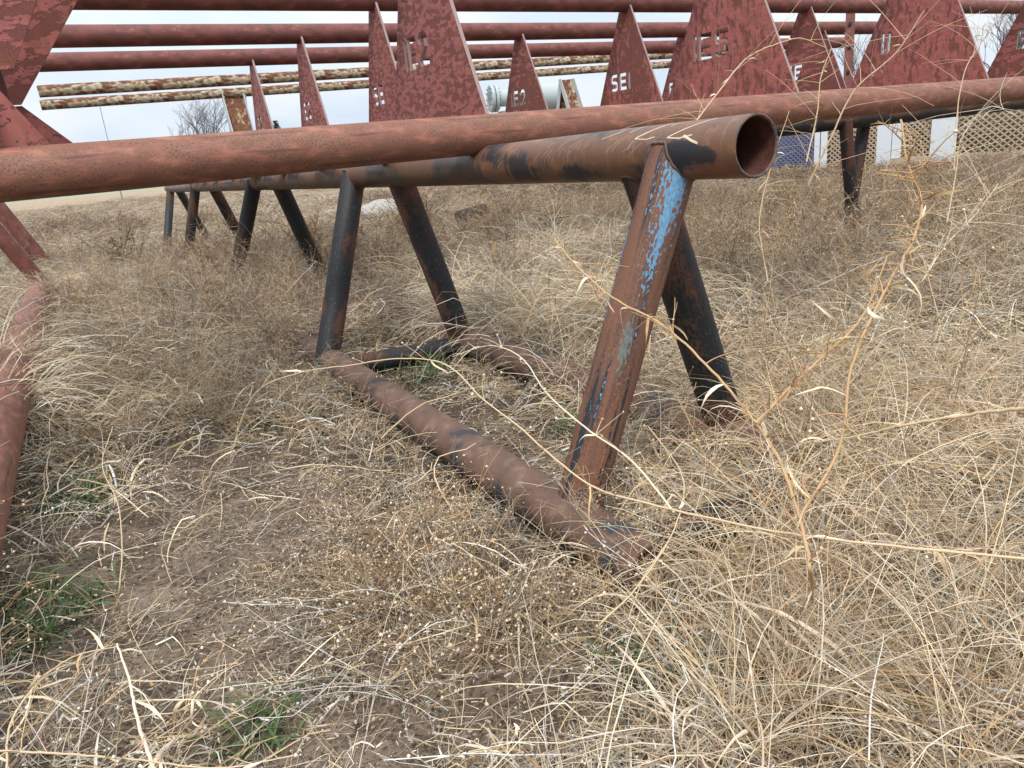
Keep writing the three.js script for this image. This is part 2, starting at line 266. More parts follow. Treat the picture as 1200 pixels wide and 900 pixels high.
// ------------------------------------------------------------------ black A-frame pipe rack
const PR = 0.084;
{
  const X = 1.585, Y = EYE - 0.047, Z0 = -1.41, Z1 = -17.6, Zs = -2.85, LR = 0.077, FR = 0.086;
  const rack = thing('pipe_rack', 'long low brown and black A-frame pipe rack with an open pipe end near the camera', 'pipe rack', [X, 0, -9]);
  // near section with chalk and dark paint
  const e = endPipeMaterial(), { x, cv, w, h } = e, m2 = (m) => m * h / (Zs - Z0) * -1, mu = (m) => m / (2 * Math.PI * PR) * w;
  // u runs round the pipe from its lower far side; v from the open end inwards; marks are placed on the side toward the camera
  const R = rng(4);
  const uSide = 0.62;                                                  // share of the way round that faces the camera
  x.fillStyle = 'rgb(36,36,38)';
  const blot = (cu, cvv, ru, rv, n, col) => { x.fillStyle = col; for (let i = 0; i < n; i++) { const a = R() * 6.28, q = Math.sqrt(R()); x.beginPath(); x.ellipse(w * (cu + Math.cos(a) * q * ru), m2(cvv + Math.sin(a) * q * rv), 4 + R() * 16, 4 + R() * 22, R() * 3, 0, 6.3); x.fill(); } };
  const SU = 0.875;
  blot(SU, 0.21, 0.075, 0.075, 150, 'rgba(38,38,41,0.75)'); blot(SU + 0.02, 0.13, 0.05, 0.05, 70, 'rgba(44,42,44,0.7)'); blot(SU + 0.09, 0.16, 0.04, 0.14, 60, 'rgba(120,72,44,0.5)');
  x.lineCap = 'round'; x.lineJoin = 'round';
  const scr = (pts, wd, col) => { x.strokeStyle = col; for (let k = 0; k < 3; k++) { x.lineWidth = wd * (0.5 + R() * 0.5); x.beginPath(); pts.forEach(([a, b], i) => { const px = w * (a + (R() - 0.5) * 0.004), py = m2(b + (R() - 0.5) * 0.004); i ? x.lineTo(px, py) : x.moveTo(px, py); }); x.stroke(); } };
  const chalk = 'rgba(214,200,176,0.62)';
  scr([[0.636, 0.12], [0.705, 0.20], [0.762, 0.27]], 5, chalk); scr([[0.762, 0.27], [0.774, 0.22], [0.762, 0.17]], 5, chalk);
  scr([[0.762, 0.20], [0.791, 0.165], [0.808, 0.14]], 9, 'rgba(214,198,170,0.8)');
  scr([[0.624, 0.30], [0.705, 0.37], [0.751, 0.42]], 5, chalk); scr([[0.751, 0.42], [0.762, 0.37], [0.751, 0.33]], 4, chalk);
  scr([[0.613, 0.42], [0.694, 0.47]], 4, chalk); scr([[0.601, 0.50], [0.682, 0.53], [0.728, 0.6]], 3, chalk); scr([[0.590, 0.24], [0.670, 0.29]], 3, chalk);
  scr([[0.694, 0.09], [0.705, 0.13]], 3, 'rgba(70,46,34,0.7)'); scr([[0.728, 0.09], [0.705, 0.105], [0.739, 0.125]], 3, 'rgba(70,46,34,0.7)');
  for (let i = 0; i < 60; i++) { const u = 0.56 + R() * 0.26, v = 0.3 + R() * 1.05; scr([[u, v], [u + 0.03 + R() * 0.03, v + 0.015 + R() * 0.03]], 1.5, 'rgba(196,188,180,0.35)'); }
  const tex = new THREE.CanvasTexture(cv); tex.colorSpace = THREE.SRGBColorSpace; tex.flipY = false; tex.wrapS = THREE.ClampToEdgeWrapping; tex.wrapT = THREE.ClampToEdgeWrapping; tex.repeat.set(1 / (2 * Math.PI * PR), 1 / (Z0 - Zs));
  const endM = new THREE.MeshStandardMaterial({ map: tex, roughness: 0.5, bumpMap: blackPipeTex.aux, bumpScale: 0.0006 });
  part('pipe_section', pipe(V(X, Y, Z0), V(X, Y, Zs), PR, { seg: 64, wall: 0.0001, depth: 0.001, cap: false }), endM, rack, 'near end of the top pipe with chalk marks and a dark paint patch');
  part('pipe_rim', (() => { const g = new THREE.LatheGeometry([[PR - 0.001, 0.004], [PR - 0.0005, -0.001], [PR - 0.004, -0.002], [PR - 0.0075, 0.001], [PR - 0.008, 0.004]].map(([a, b]) => new THREE.Vector2(a, b)), 64); g.rotateX(-Math.PI / 2); g.translate(X, Y, Z0); return g; })(), mat(footTex, [3, 0.2], 0.0004), rack);
  part('pipe_bore', pipe(V(X, Y, Z0 - 1.3), V(X, Y, Z0 - 0.003), PR - 0.008, { seg: 64, cap: false }).applyMatrix4(new THREE.Matrix4()), Object.assign(mat(boreTex, [3, 3], 0.002), { side: THREE.DoubleSide }), rack);
  const joints = [Zs, -7.4, -12.4, Z1];
  for (let k = 0; k < 3; k++) part('pipe_section', pipe(V(X, Y, joints[k] - (k ? 0.004 : 0)), V(X, Y, joints[k + 1]), PR, { seg: 48, v0: k * 3.3 + 0.4, cap: k === 2 }), M.black, rack);
  for (const zj of [-7.4, -12.4]) part('weld_bead', weld(V(X, Y, zj - 0.002), V(0, 0, 1), PR - 0.001, 0.004, 3), M.black, rack);
  // blue streaked front leg
  {
    const w = 512, h = 1024; const q = maps(w, h, (u, v) => {          // v from the top of the leg down, u round it
      const a = fbm(u, v, 10, 4, 5, 17), st = fbm(u, v, 26, 2, 4, 23), g = speck(u, v, 120, 6), fine = fbm(u, v, 60, 60, 3, 5);
      let c = mix3([114, 77, 58], [82, 56, 47], sstep(-0.3, 0.35, st + 0.5 * a + 0.6 * fine)); c = mix3(c, [136, 90, 58], sstep(0.1, 0.5, fine + 0.5 * a - 0.2 * g) * 0.6); c = mix3(c, [146, 104, 78], sstep(0.12, 0.5, st - 0.2 * a + 0.35 * g) * 0.8); c = mix3(c, [112, 84, 72], sstep(0.1, 0.4, fine + 0.3 * g) * 0.6); c = mix3(c, [70, 44, 36], sstep(0.2, 0.5, g + 0.4 * a) * 0.7);
      const face = (c0, wd) => Math.exp(-(((u - c0) / wd) ** 2));
      const blk = st + 0.5 * a + 0.6 * sstep(0.3, 0.9, v) * (face(0.60, 0.04) + face(0.37, 0.03)) + 0.3 * fine - 0.36; c = mix3(c, [38, 39, 45], sstep(0, 0.16, blk));
      const zone = 0.85 * face(0.53, 0.075) * sstep(0.44, 0.04, v) + 0.5 * face(0.60, 0.04) * sstep(0.26, 0.05, v) + 0.62 * face(0.28, 0.022) * sstep(0.14, 0.24, v) * sstep(0.5, 0.42, v), blue = sstep(0, 0.1, zone + 0.3 * face(0.54, 0.1) * sstep(0.66, 0.15, v) + 0.4 * a + 0.9 * fine + 0.55 * st + 0.2 * g - 0.66);
      const green = sstep(0, 0.2, 0.6 * face(0.50, 0.05) * Math.exp(-(((v - 0.5) / 0.1) ** 2)) + 0.5 * fine + 0.3 * a - 0.35);
      c = mix3(c, [96, 122, 122], green * 0.75); c = mix3(c, mix3([112, 160, 194], [92, 138, 172], sstep(-0.3, 0.3, fine + 0.4 * g)), blue);
      return { c, h: 0.5 + 0.25 * g + 0.25 * blue, r: 0.7 };
    });
    const mm = mat(q, [1 / (2 * Math.PI * LR), 1 / 1.22], 0.0008);
    part('leg', pipe(V(X - 0.015, Y - 0.0, -1.71), V(1.135, 0.05, -1.77), LR, { seg: 48, ref: V(0, 0, 1) }), mm, rack, 'near leg with light blue paint streaks over rust');
  }
  const fy = 0.07, legs = [[V(X + 0.01, Y - 0.02, -1.90), V(2.02, fy, -1.92)], [V(X - 0.02, Y, -4.78), V(1.07, fy, -4.42)], [V(X + 0.015, Y - 0.01, -4.08), V(1.93, fy, -4.16)], [V(X - 0.02, Y, -8.1), V(1.14, fy, -8.3)], [V(X + 0.01, Y, -7.15), V(1.97, fy, -7.5)], [V(X - 0.02, Y, -12.9), V(1.22, fy, -13.1)], [V(X + 0.01, Y, -11.3), V(2.05, fy, -12.1)], [V(X - 0.02, Y, -16.9), V(1.18, fy, -16.3)], [V(X + 0.01, Y, -15.9), V(2.0, fy, -16.2)]];
  legs.forEach(([a, b], i) => part('leg', pipe(a, b, LR, { seg: 32, v0: i * 1.37, u0: i * 0.21, ref: V(0, 0, 1) }), M.leg, rack));
  // weld seams where the legs meet the top pipe: the curve in which the two round surfaces cross
  const seam = (a, b, seed) => {
    const d = b.clone().sub(a).normalize(), s = new THREE.Vector3().crossVectors(d, V(0, 0, 1)).normalize(), t = new THREE.Vector3().crossVectors(s, d), R2 = rng(seed), pts = [];
    for (let i = 0; i < 48; i++) { const q = i / 48 * Math.PI * 2, o = a.clone().addScaledVector(s, Math.cos(q) * LR).addScaledVector(t, Math.sin(q) * LR), ex = o.x - X, ey = o.y - Y, A = d.x * d.x + d.y * d.y, B = ex * d.x + ey * d.y, C = ex * ex + ey * ey - PR * PR, k = (-B + Math.sqrt(Math.max(0, B * B - A * C))) / A; pts.push(o.addScaledVector(d, k + 0.001).add(V((R2() - 0.5) * 0.003, (R2() - 0.5) * 0.003, (R2() - 0.5) * 0.003))); }
    return new THREE.TubeGeometry(new THREE.CatmullRomCurve3(pts, true), 110, 0.0055, 6, true);
  };
  [[V(X - 0.015, Y, -1.71), V(1.135, 0.05, -1.77)], ...legs.slice(0, 5)].forEach(([a, b], i) => part('weld_seam', seam(a, b, i + 2), M.foot, rack));
  const fA = [V(1.125, 0.09, -1.36), V(1.02, 0.075, -17.4)], fB = [V(1.97, 0.09, -1.52), V(1.90, 0.07, -17.4)];
  const bore = Object.assign(mat(boreTex, [3, 3], 0.002), { side: THREE.DoubleSide });
  for (const [k, [a, b]] of [fA, fB].entries()) {
    const f = part('foot_pipe', pipe(a, b, FR, { seg: 40, wall: 0.009, depth: 0.01, v0: k * 0.4 }), M.foot, rack);
    const dir = b.clone().sub(a).normalize(); part('pipe_bore', pipe(a.clone().addScaledVector(dir, 0.9), a.clone().addScaledVector(dir, 0.004), FR - 0.009, { seg: 32, cap: false }), bore, f);
  }
  for (const z of [-1.47, -4.2, -8.0, -12.6]) part('cross_brace', pipe(V(1.12, 0.09, z), V(1.93, 0.075, z + 0.05), 0.062, { seg: 28, v0: -z }), M.leg, rack);
}

// ------------------------------------------------------------------ racks of red gusset plates lying across it
const hole = (pts) => { const p = new THREE.Path(); pts.forEach(([a, b], i) => i ? p.lineTo(a, b) : p.moveTo(a, b)); p.closePath(); return p; };
// stencilled letters cut right through, as holes in plate coordinates; s is the letter height
function letters(text, x0, y0, s) {
  const out = [], rect = (a, b, c, d) => out.push([[a, b], [c, b], [c, d], [a, d]]); let x = x0; const q = s;
  for (const ch of text) {
    const P = (l) => out.push(l.map(([a, b]) => [x + a * q * 1.4, y0 + b * q]));
    if (ch === 'I') { rect(x, y0, x + 0.16 * q, y0 + q); x += 0.32 * q; }
    else if (ch === 'E') { P([[0, 0], [0.5, 0], [0.5, 0.2], [0.15, 0.2], [0.15, 0.41], [0.46, 0.41], [0.46, 0.6], [0.15, 0.6], [0.15, 0.8], [0.5, 0.8], [0.5, 1], [0, 1]]); x += 0.9 * q; }
    else if (ch === '2') { P([[0, 0], [0.52, 0], [0.52, 0.2], [0.24, 0.2], [0.52, 0.5], [0.52, 0.86], [0.4, 1], [0.12, 1], [0, 0.86], [0, 0.66], [0.17, 0.66], [0.17, 0.8], [0.35, 0.8], [0.35, 0.56], [0, 0.2]]); x += 0.9 * q; }
    else if (ch === 'S') { P([[0, 0.12], [0.1, 0], [0.4, 0], [0.5, 0.12], [0.5, 0.48], [0.4, 0.58], [0.16, 0.62], [0.16, 0.82], [0.5, 0.82], [0.5, 1], [0.1, 1], [0, 0.88], [0, 0.55], [0.1, 0.45], [0.34, 0.41], [0.34, 0.18], [0, 0.18]]); x += 0.9 * q; }
    else if (ch === 'H') { rect(x, y0, x + 0.5 * q, y0 + 0.24 * q); rect(x, y0 + 0.38 * q, x + 0.5 * q, y0 + 0.62 * q); rect(x, y0 + 0.76 * q, x + 0.5 * q, y0 + q); x += 0.64 * q; }
  }
  return out;
}
const TH = 0.018;
// plate in the plane across the rack: a = along -z from the near bottom pipe, b = up from the bottom pipes' top
function plateGeo(base, topW, hgt, x, z, y, text, ox, oy, s, uo) {
  const mid = base / 2, sh = new THREE.Shape();
  sh.moveTo(0, 0); sh.lineTo(base, 0); sh.lineTo(mid + topW / 2, hgt); sh.lineTo(mid - topW / 2, hgt); sh.closePath();
  for (const l of letters(text, ox, oy, s)) sh.holes.push(hole(l.map(([a, b]) => [base - a, b]).reverse()));
  const g = new THREE.ExtrudeGeometry(sh, { depth: TH, bevelEnabled: false }); const uv = g.attributes.uv; const us = 1.05 + Math.abs(Math.sin(uo * 9)) * 0.8, sw = Math.floor(uo * 7.3) % 2; for (let i = 0; i < uv.count; i++) { const a = uv.getX(i) * us + uo, b = uv.getY(i) * us * 1.1 + uo * 1.7; uv.setXY(i, sw ? b : a, sw ? a : b); }
  g.rotateY(Math.PI / 2); g.translate(x, y, z);                     // shape x now runs toward -z
  return g;
}
const BY = EYE + 0.086, TOPY = EYE + 1.22;
function redRack(label, z, base, x0, x1, xs, pm, plateMats, texts, TOPY = EYE + 1.22) {
  const r = thing('pipe_rack', label, 'pipe rack', [3, BY, z], undefined), zm = z - base / 2;
  part('bottom_pipe', pipe(V(x0, BY, z), V(x1, BY, z), PR, { seg: 40, rows: 8, v0: z * 1.3 }), pm, r); part('bottom_pipe', pipe(V(x0, BY, z - base), V(x1, BY, z - base), PR, { seg: 32, rows: 8, v0: z * 2.3 }), pm, r);
  part('top_pipe', pipe(V(x0, TOPY, zm), V(x1, TOPY, zm), PR, { seg: 32, rows: 8, v0: z * 0.7 }), pm, r);
  xs.forEach((x, i) => part('gusset_plate', plateGeo(base, 0.15, TOPY - BY - PR - 0.02, x, z, BY + PR - 0.012, texts[i % texts.length], base * 0.26, z > -4 ? 0.29 : 0.32, 0.155, i * 0.37 + z), [plateMats[i % plateMats.length], M.cutEdge], r));
  return r;
}
const front = redRack('nearest red pipe rack, its thick front pipe crossing the whole photo', -2.95, 1.12, -2.6, 11.5, [1.61, 3.65, 5.62, 7.6], M.redPipe, [M.plateMid, M.plate, M.plate, M.plateRusty], ['IE2', 'IES', 'II', 'E2']);
redRack('second red pipe rack from the front, with rust brown plates behind the front plates', -5.36, 1.12, -2.4, 12.5, [2.3, 4.84, 7.4, 9.9], M.redDull, [M.plateMid, M.plateRusty, M.plateRusty, M.plate], ['SE', 'SEI', 'SE', 'E2'], EYE + 1.245);
redRack('third red pipe rack from the front, carrying small narrow plates', -6.55, 1.12, -0.15, 11.5, [2.01, 4.36, 6.69, 9.2], M.redDull, [M.plateMid, M.plateRusty], ['E2', 'IE2'], EYE + 1.205);
redRack('fourth red pipe rack, rearmost of the red ones', -7.95, 1.12, -0.1, 11.6, [1.85, 4.3], M.redDull, [M.plateMid], ['E2']);
// hourglass bracing at the left end of the nearest rack
{
  const mk = (pts, z, t = TH) => { const s = new THREE.Shape(); pts.forEach(([a, b], i) => i ? s.lineTo(a, b) : s.moveTo(a, b)); const g = new THREE.ExtrudeGeometry(s, { depth: t, bevelEnabled: false }); g.translate(0, 0, z); return g; };
  const yb = BY + PR - 0.02, yt = TOPY - PR + 0.02;
  for (const [z, o] of [[-2.98, 0], [-4.03, 0.1]]) {
    const f = z < -3.5 ? 1.15 : 1;
    part('gusset_plate', mk([[-0.9, yb], [-0.05 * f + o * 1.4, yb], [-0.19 + o * 0.4, EYE + 0.4], [-0.42, EYE + 0.4]], z), M.plate, front);
    part('gusset_plate', mk([[-0.42, EYE + 0.405], [-0.105 * f - o * 0.3, EYE + 0.405], [0.33 + o, yt], [-1.1, yt]], z + 0.013), M.plateRusty, front);
  }
  part('stiffener_plate', bar(V(-0.155, BY + 0.06, -3.0), V(-0.215, TOPY - 0.1, -3.4), 0.05, 0.02, V(0, 0, 1)), M.redDull, front);
  part('stiffener_plate', bar(V(-0.225, BY + 0.06, -3.1), V(-0.275, TOPY - 0.1, -3.5), 0.012, 0.5, V(0, 0, 1)), M.redDull, front);
}
// two weathered racks of white painted pipe with channel legs
function whiteRack(label, z, x0, x1, topY, topY1, xs) {
  const r = thing('pipe_rack', label, 'pipe rack', [3, BY, z]);
  part('top_pipe', pipe(V(x0, topY, z - 0.5), V(x1, topY1, z - 0.5), 0.07, { seg: 28, rows: 6, v0: z, wall: 0.008, depth: 0.02 }), M.whiteRust, r);
  for (const dz of [0, -1]) part('bottom_pipe', pipe(V(x0, BY, z + dz), V(x1, BY, z + dz), PR, { seg: 24, rows: 6, v0: z }), M.whiteRust, r);
  const ch = new THREE.MeshStandardMaterial({ color: new THREE.Color(0.46, 0.48, 0.49), roughness: 0.6 });
  for (const x of xs) for (const s of [0, 1]) {
    const a = V(x + s * 0.1, BY, z - s), b = V(x + s * 0.02, topY, z - 0.5);
    const web = part('channel_leg', bar(a, b, 0.31, 0.01, V(0, 0, 1)), M.whiteRust, r);
    part('flange', bar(a.clone().add(V(-0.16, 0, 0.04)), b.clone().add(V(-0.16, 0, 0.04)), 0.012, 0.1, V(0, 0, 1)), ch, web);
    part('flange', bar(a.clone().add(V(0.16, 0, 0.04)), b.clone().add(V(0.16, 0, 0.04)), 0.012, 0.1, V(0, 0, 1)), ch, web);
  }
  return r;
}
whiteRack('weathered rack of rust stained white pipe, upper of the two white ones', -10.4, -0.2, 11.6, EYE + 1.24, EYE + 1.46, []);
whiteRack('weathered rack of rust stained white pipe, lowest and rearmost top pipe', -12.2, -0.25, 11.6, EYE + 1.265, EYE + 1.47, [2.38, 8.8]);

// dark stand under the racks at the right
{
  const s = thing('steel_stand', 'dark steel beam on V shaped legs under the red racks at the right', 'pipe stand', [6.2, 0, -4.6]);
  const beamZ = -4.75, by = EYE - 0.02;
  part('beam', pipe(V(3.2, by, beamZ), V(11.5, by + 0.01, beamZ), 0.084, { seg: 28 }), M.leg, s);
  const q = 0.062, c = onZ(1003, 215, -4.75), lx = onZ(985, 148, -4.75), rx = onZ(1022, 140, -4.75);
  part('leg', pipe(V(lx.x, by, beamZ + 0.05), V(c.x - 0.03, 0, beamZ + 0.05), q, { seg: 20, ref: V(0, 0, 1) }), M.leg, s);
  part('leg', pipe(V(rx.x, by, beamZ - 0.08), V(c.x - 0.02, 0, beamZ - 0.08), q, { seg: 20, ref: V(0, 0, 1), v0: 0.6 }), M.leg, s);
}
// red floor rack at the left edge
{
  const a = V(-0.53, 0.35, -1.75), b = V(-0.64, 0.35, -8.75), r = thing('pipe_rack', 'red floor rack at the left edge with a foot pipe and two slanting legs', 'pipe rack', [-0.6, 0.2, -5]);
  part('foot_pipe', pipe(a, b, 0.105, { seg: 36, v0: 0.3 }), M.redPipe, r);
  part('foot_pipe', pipe(V(-1.5, 0.33, -1.9), V(-1.6, 0.35, -10.4), 0.11, { seg: 28 }), M.redPipe, r);
    part('leg', pipe(at(53, 338, 8.1), at(-60, 205, 7.4), 0.085, { seg: 28, ref: V(0, 0, 1) }), M.redDull, r);
  part('leg', pipe(at(50, 306, 10.2), at(-60, 172, 9.4), 0.1, { seg: 28, ref: V(0, 0, 1), v0: 0.5 }), M.redDull, r);
    const sh = new THREE.Shape([[0, 0], [0.34, 0], [0.1, 0.3], [0, 0.3]].map((q) => new THREE.Vector2(...q))); const g = new THREE.ExtrudeGeometry(sh, { depth: 0.012, bevelEnabled: false }); g.rotateY(Math.PI); g.translate(-0.55, 0.38, -3.9);
  part('gusset_plate', g, M.plate, r);
}

// ------------------------------------------------------------------ distant things
const paint = (c, r = 0.6) => new THREE.MeshStandardMaterial({ color: new THREE.Color(...c), roughness: r });
{ // grey vessel on saddles
  const D = 24, a = at(574, 116, D), b = at(655, 113, D + 0.6), t = thing('process_vessel', 'pale grey horizontal vessel with a bolted flange behind the red racks', 'tank', [a.x, 0, a.z]);
  const dir = b.clone().sub(a).normalize(), m = paint([0.38, 0.43, 0.44], 0.55), R = 0.36;
  part('shell', pipe(a.clone().addScaledVector(dir, 1.4), b, 0.42, { seg: 32, cap: false }), m, t);
  part('neck', pipe(a, a.clone().addScaledVector(dir, 1.5), 0.26, { seg: 28 }), m, t);
  const dome = new THREE.SphereGeometry(0.42, 32, 16, 0, Math.PI * 2, 0, Math.PI / 2); dome.scale(1, 0.8, 1); dome.applyQuaternion(new THREE.Quaternion().setFromUnitVectors(V(0, 1, 0), dir)); dome.translate(b.x, b.y, b.z); part('dome_end', dome, m, t);
  for (const o of [0, 0.14]) { const f = part('flange', pipe(a.clone().addScaledVector(dir, o), a.clone().addScaledVector(dir, o + 0.1), 0.43, { seg: 32 }), m, t); if (!o) for (let k = 0; k < 12; k++) { const s = V(0, 1, 0), q = new THREE.Vector3().crossVectors(dir, s).normalize(), u = new THREE.Vector3().crossVectors(q, dir), c = a.clone().addScaledVector(q, 0.36 * Math.cos(k * Math.PI / 6)).addScaledVector(u, 0.36 * Math.sin(k * Math.PI / 6)); part('bolt', pipe(c.clone().addScaledVector(dir, -0.05), c.clone().addScaledVector(dir, 0.3), 0.03, { seg: 6 }), paint([0.25, 0.27, 0.28]), f); } }
  for (const k of [0.5, 2.3]) { const c = a.clone().addScaledVector(dir, k); part('saddle', box(c.x, c.y / 2 - 0.25, c.z, 0.3, c.y - 0.3, 0.5), m, t); }
}
{ // whip antenna
  const a = at(117, 125, 90), b = at(126, 166, 90); const t = thing('antenna_mast', 'thin grey antenna mast against the sky at the left', 'mast', [b.x, 0, b.z]);
  const dir = b.clone().sub(a); part('pole', pipe(a, V(b.x, 0, b.z), 0.05, { seg: 8 }), paint([0.24, 0.25, 0.27]), t);
  part('base_tube', pipe(V(b.x, 0, b.z), V(b.x, 1.4, b.z), 0.1, { seg: 10 }), paint([0.24, 0.25, 0.27]), t);
}
{ // holed post
  const a = at(997, 10, 9.6), b = at(992, 170, 9.6), t = thing('perforated_post', 'rusty square steel post with bolt holes behind the red racks', 'post', [b.x, 0, b.z]);
  part('upright', bar(V(b.x, 0, b.z), a, 0.115, 0.05), M.redDull, t); part('cap_plate', box(a.x, a.y, a.z, 0.16, 0.03, 0.1), M.redDull, t);
  for (const k of [0.93, 0.82, 0.7]) { const c = V(b.x, 0, b.z).lerp(a, k); const d = camera.position.clone().sub(c).normalize(); part('hole_disc', pipe(c.clone().addScaledVector(d, 0.02), c.clone().addScaledVector(d, 0.065), 0.022, { seg: 10 }), paint([0.04, 0.03, 0.03]), t); }  // near-black discs put on the face for the darkness inside the holes
}
{ // wire sided trailers and panels at the right
  const A = onY(898, 213), B = onY(1230, 199); A.y = B.y = 0; const L = A.distanceTo(B), dir = B.clone().sub(A).normalize(), Y = V(0, 1, 0);
  const p = (s, y, off = 0) => A.clone().addScaledVector(dir, s * L).add(V(0, y, 0)).addScaledVector(new THREE.Vector3().crossVectors(dir, Y), off);
  const pxs = (px) => { const r = ray(px, 160); const n = new THREE.Vector3().crossVectors(dir, Y); const t = A.clone().sub(camera.position).dot(n) / r.dot(n); return r.multiplyScalar(t).add(camera.position).sub(A).dot(dir) / L; };
  const t = thing('stock_panel', 'row of expanded metal panels and white boards behind the weeds at the right', 'mesh fence', [A.x, 0, A.z]);
  const tan = paint([0.50, 0.39, 0.27], 0.8), blue = paint([0.14, 0.17, 0.32], 0.7), white = paint([0.66, 0.70, 0.74], 0.6), HT = 1.75;
  const meshPanel = (s0, s1, y0, y1, m, cell, name = 'mesh_panel') => {
    const Lm = (s1 - s0) * L, nx = Math.max(2, Math.round(Lm / cell)), ny = Math.round((y1 - y0) / (cell * 0.42)), gs = [];
    for (let j = 0; j < ny; j++) for (let i = 0; i < nx; i++) {
      const o = j % 2 * 0.5, f = (q) => lerp(s0, s1, clamp((i + o + q) / nx)), ya = lerp(y0, y1, j / ny), yb = lerp(y0, y1, (j + 1) / ny);
      gs.push(bar(p(f(0), ya), p(f(0.5), yb), 0.026, 0.02), bar(p(f(0.5), yb), p(f(1), ya), 0.026, 0.02));
    }
    return part(name, mergeGeometries(gs), m, t);
  };
  meshPanel(pxs(902), pxs(954), 0.1, HT, blue, 0.12); meshPanel(pxs(970), pxs(1028), 0.1, HT, tan, 0.12); meshPanel(pxs(1057), pxs(1092), 0.1, HT, tan, 0.12); meshPanel(pxs(1122), pxs(1225), 0.35, HT, tan, 0.135);
  for (const [a, b] of [[955, 961], [962.5, 970], [1028, 1045], [1046, 1057]]) part('white_board', bar(p((pxs(a) + pxs(b)) / 2, 0.1), p((pxs(a) + pxs(b)) / 2, HT), (pxs(b) - pxs(a)) * L, 0.03, new THREE.Vector3().crossVectors(dir, Y)), white, t);
  part('white_sheet', bar(p((pxs(1092) + pxs(1122)) / 2, 0.1, 0.05), p((pxs(1092) + pxs(1122)) / 2, HT, 0.05), (pxs(1122) - pxs(1092)) * L, 0.03, new THREE.Vector3().crossVectors(dir, Y)), white, t);
  for (const q of [1100, 1108, 1115]) part('rib', bar(p(pxs(q), 0.12, 0.02), p(pxs(q), HT - 0.02, 0.02), 0.04, 0.03, new THREE.Vector3().crossVectors(dir, Y)), white, t);
  part('dark_board', bar(p(0, HT / 2, -0.5), p(1, HT / 2, -0.5), 0.02, HT, V(0, 1, 0)), paint([0.20, 0.16, 0.12], 0.9), t);
  part('top_rail', bar(p(0, HT + 0.03), p(1, HT + 0.03), 0.06, 0.06), white, t); part('bottom_rail', bar(p(0.5, 0.3, 0.03), p(1, 0.3, 0.03), 0.05, 0.14), tan, t);
  part('pink_patch', bar(p(pxs(1010), 0.6, 0.0 - 0.2), p(pxs(1010), 1.1, -0.2), 0.35, 0.02, new THREE.Vector3().crossVectors(dir, Y)), paint([0.45, 0.2, 0.22]), t);
}

